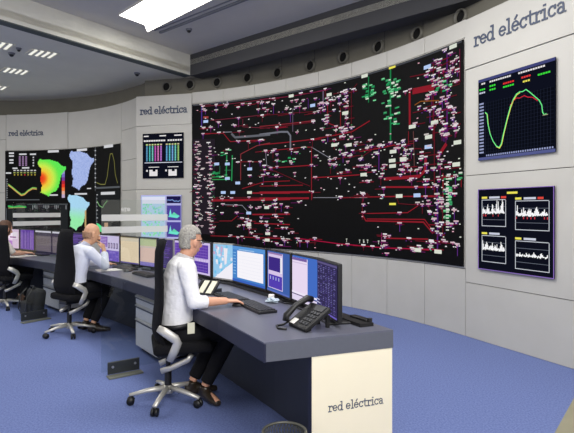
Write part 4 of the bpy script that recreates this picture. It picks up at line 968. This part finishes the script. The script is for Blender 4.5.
    for v in bm.verts: v.co += Vector((RNG.uniform(-1, 1), RNG.uniform(-1, 1), RNG.uniform(-1, 1))) * .003
    bmesh.ops.recalc_face_normals(bm, faces=bm.faces); bmesh.ops.solidify(bm, geom=bm.faces[:], thickness=.008)
    bm.transform(headM); obj('hair', bm, mats_hair[0], t, True)
    for s in (1, -1):
        bm = B(); ell(bm, (.083, s * .032, .003), (.010, .013, .009)); bm.transform(headM); e_ = obj('eye', bm, M['eyew'], t, True)
        bm = B(); ell(bm, (.091, s * .032, .003), (.0035, .006, .006)); bm.transform(headM); obj('iris', bm, M['lens'], e_, True)
    if glasses:
        bm = B()
        for s in (1, -1):
            tube(bm, [(.105, s * (.034 + .022 * math.cos(a)), .002 + .017 * math.sin(a)) for a in [2 * math.pi * k / 12 for k in range(13)]], .0028, n=6)
            tube(bm, [(.105, s * .056, .008), (.06, s * .082, .010), (-.012, s * .088, .012)], .0032, n=6)
        tube(bm, [(.107, -.012, .006), (.107, .012, .006)], .003, n=6)
        bm.transform(headM); obj('glasses', bm, M['lens'], t, True)
    if badge:
        bm = B(); box(bm, (0, 0, 0), (.055, .006, .085), .002, Matrix.Translation(badge)); k = obj('badge', bm, M['keycream'], t); tag(k, 'cream badge at the belt')
    return t
V = Vector
# grey haired man, nearest
mats_hair = [M['hairgrey']]
T1 = [((.06, 0, .50), .17, .125), ((.05, 0, .60), .175, .135), ((.055, 0, .72), .175, .14), ((.07, 0, .85), .185, .14), ((.085, 0, .97), .205, .135), ((.095, 0, 1.07), .19, .108), ((.105, 0, 1.125), .10, .072)]
HM = Matrix.Translation((.165, .01, 1.25)) @ Matrix.Rotation(rad(26), 4, 'Z') @ Matrix.Rotation(rad(6), 4, 'Y') @ Matrix.Scale(.93, 4)
person('grey haired man in white shirt and glasses, hand on a mouse, nearest the camera', (-.92, 3.93), rad(22), T1, [(.10, 0, 1.08), (.125, 0, 1.14), (.145, 0, 1.19)], HM,
       [[(.095, -.20, 1.05), (.135, -.27, .81), (.395, -.24, .80)], [(.095, .20, 1.05), (.09, .27, .80), (.22, .10, .67)]],
       [[(.07, -.09, .53), (.47, -.14, .545), (.26, -.075, .11)], [(.07, .09, .53), (.44, .10, .545), (.19, .07, .11)]],
       [[(.26, -.075, .07), (.32, -.26, .03)], [(.19, .07, .07), (.34, .07, .03)]], (M['skin'], M['shirt'], M['trouser']),
       lambda x, y, z: ((z > .08) or (x < .0 and z > .0) or (x < -.04 and z > -.06) or (x < .05 and z > .05)) and not (abs(y) > .05 and -.045 < x and z < .03), .40, True,
       [((1, -.1, -.05), (0, 0, 1), (-.1, 1, 0), .3), ((1, -.3, -.3), (0, 0, 1), (.0, -1, 0), .3)], (-.03 + .0, -.19, .60) if False else (.13, -.185, .60))
# bald man, leaning on the desk with a hand at his chin
mats_hair = [M['hairfringe']]
T2 = [((.0, 0, .50), .165, .12), ((.0, 0, .60), .17, .125), ((.01, 0, .72), .165, .125), ((.035, 0, .84), .175, .125), ((.075, 0, .95), .19, .115), ((.105, 0, 1.02), .165, .095), ((.12, 0, 1.065), .09, .065)]
HM = Matrix.Translation((.225, 0, 1.20)) @ Matrix.Rotation(rad(-4), 4, 'Z') @ Matrix.Rotation(rad(14), 4, 'Y')
person('bald man in pale shirt leaning on the desk with a hand at his chin', (-2.58, 6.06), rad(50), T2, [(.115, 0, 1.03), (.155, 0, 1.09), (.19, 0, 1.13)], HM,
       [[(.10, -.185, 1.0), (.27, -.24, .815), (.345, -.08, 1.0)], [(.10, .185, 1.0), (.25, .24, .825), (.45, .1, .81)]],
       [[(.02, -.09, .53), (.40, -.12, .545), (.19, -.10, .11)], [(.02, .09, .53), (.40, .12, .545), (.20, .10, .11)]],
       [[(.19, -.10, .07), (.32, -.2, .03)], [(.20, .10, .07), (.34, .13, .03)]], (M['skin2'], M['shirt2'], M['trouser']),
       lambda x, y, z: x < -.02 and -.07 < z < .0, .78, False,
       [((.0, .45, .8), (.5, -.6, .2), (-.8, .0, .5), .5), ((1, -.5, -.02), (0, 0, 1), (.0, -1, 0), .2)])
# person cut by the left photo edge
mats_hair = [M['hairbrown']]
T3 = [((-.02, 0, .50), .16, .12), ((-.02, 0, .60), .155, .115), ((-.01, 0, .72), .15, .115), ((.01, 0, .84), .16, .115), ((.03, 0, .95), .175, .105), ((.04, 0, 1.02), .15, .085), ((.045, 0, 1.06), .08, .06)]
HM = Matrix.Translation((.10, .0, 1.20)) @ Matrix.Rotation(rad(20), 4, 'Z') @ Matrix.Rotation(rad(10), 4, 'Y')
person('brown haired person in cream short sleeved top at the left photo edge', (-4.52, 7.83), rad(44), T3, [(.04, 0, 1.03), (.06, 0, 1.09), (.08, 0, 1.13)], HM,
       [[(.04, -.17, 1.0), (.15, -.215, .82), (.36, -.14, .815)], [(.04, .17, 1.0), (.14, .22, .82), (.36, .12, .81)]],
       [[(.02, -.09, .53), (.42, -.11, .545), (.32, -.10, .11)], [(.02, .09, .53), (.42, .11, .545), (.34, .10, .11)]],
       [[(.32, -.10, .07), (.5, -.14, .03)], [(.34, .10, .07), (.5, .13, .03)]], (M['skin'], M['blouse'], M['trouser']),
       lambda x, y, z: (z > .06) or (x < .03 and z > -.09), 0, False,
       [((1, .1, -.03), (0, 0, 1), (-.1, 1, 0), .3), ((1, -.2, -.02), (0, 0, 1), (.0, -1, 0), .2)])

# ------------------------------------------------------------------ backpack, bin, side desk
t = thing('backpack', 'black backpack on the carpet in front of the left drawer pedestal', 'backpack', (-3.57, 7.03, 0), rad(-40))
bm = B(); box(bm, (0, 0, .20), (.34, .16, .40), .06, Matrix.Rotation(rad(-8), 4, 'X'), 4)
for v in bm.verts: v.co.x *= 1.08 - .35 * max(0, v.co.z - .1); v.co.z = max(0, v.co.z)
obj('bag_body', bm, M['bag'], t, True)
bm = B(); box(bm, (.0, -.10, .13), (.26, .06, .20), .025, None, 3); obj('front_pocket', bm, M['bag'], t, True)
bm = B(); box(bm, (-.14, -.09, .2), (.06, .03, .22), .01); tag(obj('side_flap', bm, M['bagtan'], t, True), 'brown side flap')
bm = B(); tube(bm, [(-.05, .0, .39), (-.04, -.01, .43), (.04, -.01, .43), (.05, 0, .39)], .012, n=8); obj('handle', bm, M['black'], t, True)
for s in (1, -1):
    bm = B(); tube(bm, [(s * .09, -.05, .40), (s * .12, -.13, .30), (s * .11, -.15, .12), (s * .13, -.09, .02)], [(.018, .006)] * 4, side=(1, 0, 0), n=8); obj('strap', bm, M['black'], t, True)
t = thing('waste_bin', 'grey wire mesh waste bin under the near end of the desk', 'waste bin', (-.015, 2.72, 0))
bm = B(); n = 40
for k in range(n):
    for s in (1, -1):
        pts = []
        for j in range(8):
            a = 2 * math.pi * k / n + s * j * .09; r = .09 + .025 * j / 7; pts.append((r * math.cos(a), r * math.sin(a), .01 + .28 * j / 7))
        tube(bm, pts, .0022, n=4)
obj('mesh_wall', bm, M['mesh'], t)
bm = B(); tube(bm, [(.117 * math.cos(2 * math.pi * k / 32), .117 * math.sin(2 * math.pi * k / 32), .295) for k in range(33)], .008, n=8); obj('rim', bm, M['mesh'], t, True)
bm = B(); cyl(bm, (0, 0, 0), (0, 0, .012), .093, n=24); obj('base', bm, M['mesh'], t)
t2 = thing('paper_ball', 'crumpled white paper inside the wire mesh bin', 'paper', (-.03, 2.70, .012))
bm = B(); ell(bm, (0, 0, .06), (.065, .06, .06), None, 12, 9)
for v in bm.verts: v.co += V((RNG.uniform(-1, 1), RNG.uniform(-1, 1), RNG.uniform(-.6, 1))) * .008
for v in bm.verts: v.co.z = max(0, v.co.z)
obj('crumple', bm, M['paper'], t2)
t = thing('side_desk', 'olive grey desk corner at the bottom right photo edge', 'desk', (1.5, 1.9, 0))
q0, q1 = gp(575, 396, .75), gp(554, 434, .75); dd = (q0 - q1).normalized(); a, b = q1 - dd * .5, q0 + dd * .25; nn = Vector((dd.y, -dd.x, 0))
mx = Matrix.Translation((-1.5, -1.9, 0))
bm = B(); prism(bm, [xy(a), xy(b), xy(b + nn * .8), xy(a + nn * .8)], .71, .75); bm.transform(mx); obj('worktop', bm, M['olive'], t)
bm = B(); a2, b2 = a + nn * .05 + dd * .03, b + nn * .05 - dd * .03; prism(bm, [xy(a2), xy(b2), xy(b2 + nn * .7), xy(a2 + nn * .7)], 0, .71); bm.transform(mx); obj('cabinet', bm, M['navy'], t)

# ------------------------------------------------------------------ light
w = bpy.data.worlds.new('world'); bpy.context.scene.world = w; w.use_nodes = True
w.node_tree.nodes['Background'].inputs[0].default_value = (1.0, .965, .91, 1); w.node_tree.nodes['Background'].inputs[1].default_value = .95
def area(name, loc, sx, sy, e, tgt=None, col=(1, .98, .95)):
    l = bpy.data.lights.new(name, 'AREA'); l.shape = 'RECTANGLE'; l.size = sx; l.size_y = sy; l.energy = e; l.color = col
    o = bpy.data.objects.new(name, l); C.objects.link(o); o.location = loc
    if tgt: o.rotation_euler = (Vector(tgt) - Vector(loc)).to_track_quat('-Z', 'Y').to_euler()
    return o
area('lamp_near', (.6, .8, 4.4), 2.4, 1.2, 105)
area('fill_behind', (1.6, -2.2, 4.2), 2.0, 1.2, 270, (.6, 4.5, .9))  # unseen area light, added to brighten the cream end panel
area('lamp_middle', (.2, 4.6, 4.4), 2.4, .8, 105)
area('lamp_left', (-4.6, 6.0, 4.05), 2.0, 2.0, 88)
area('lamp_far_left', (-6.2, 9.0, 4.05), 2.0, 1.6, 50)
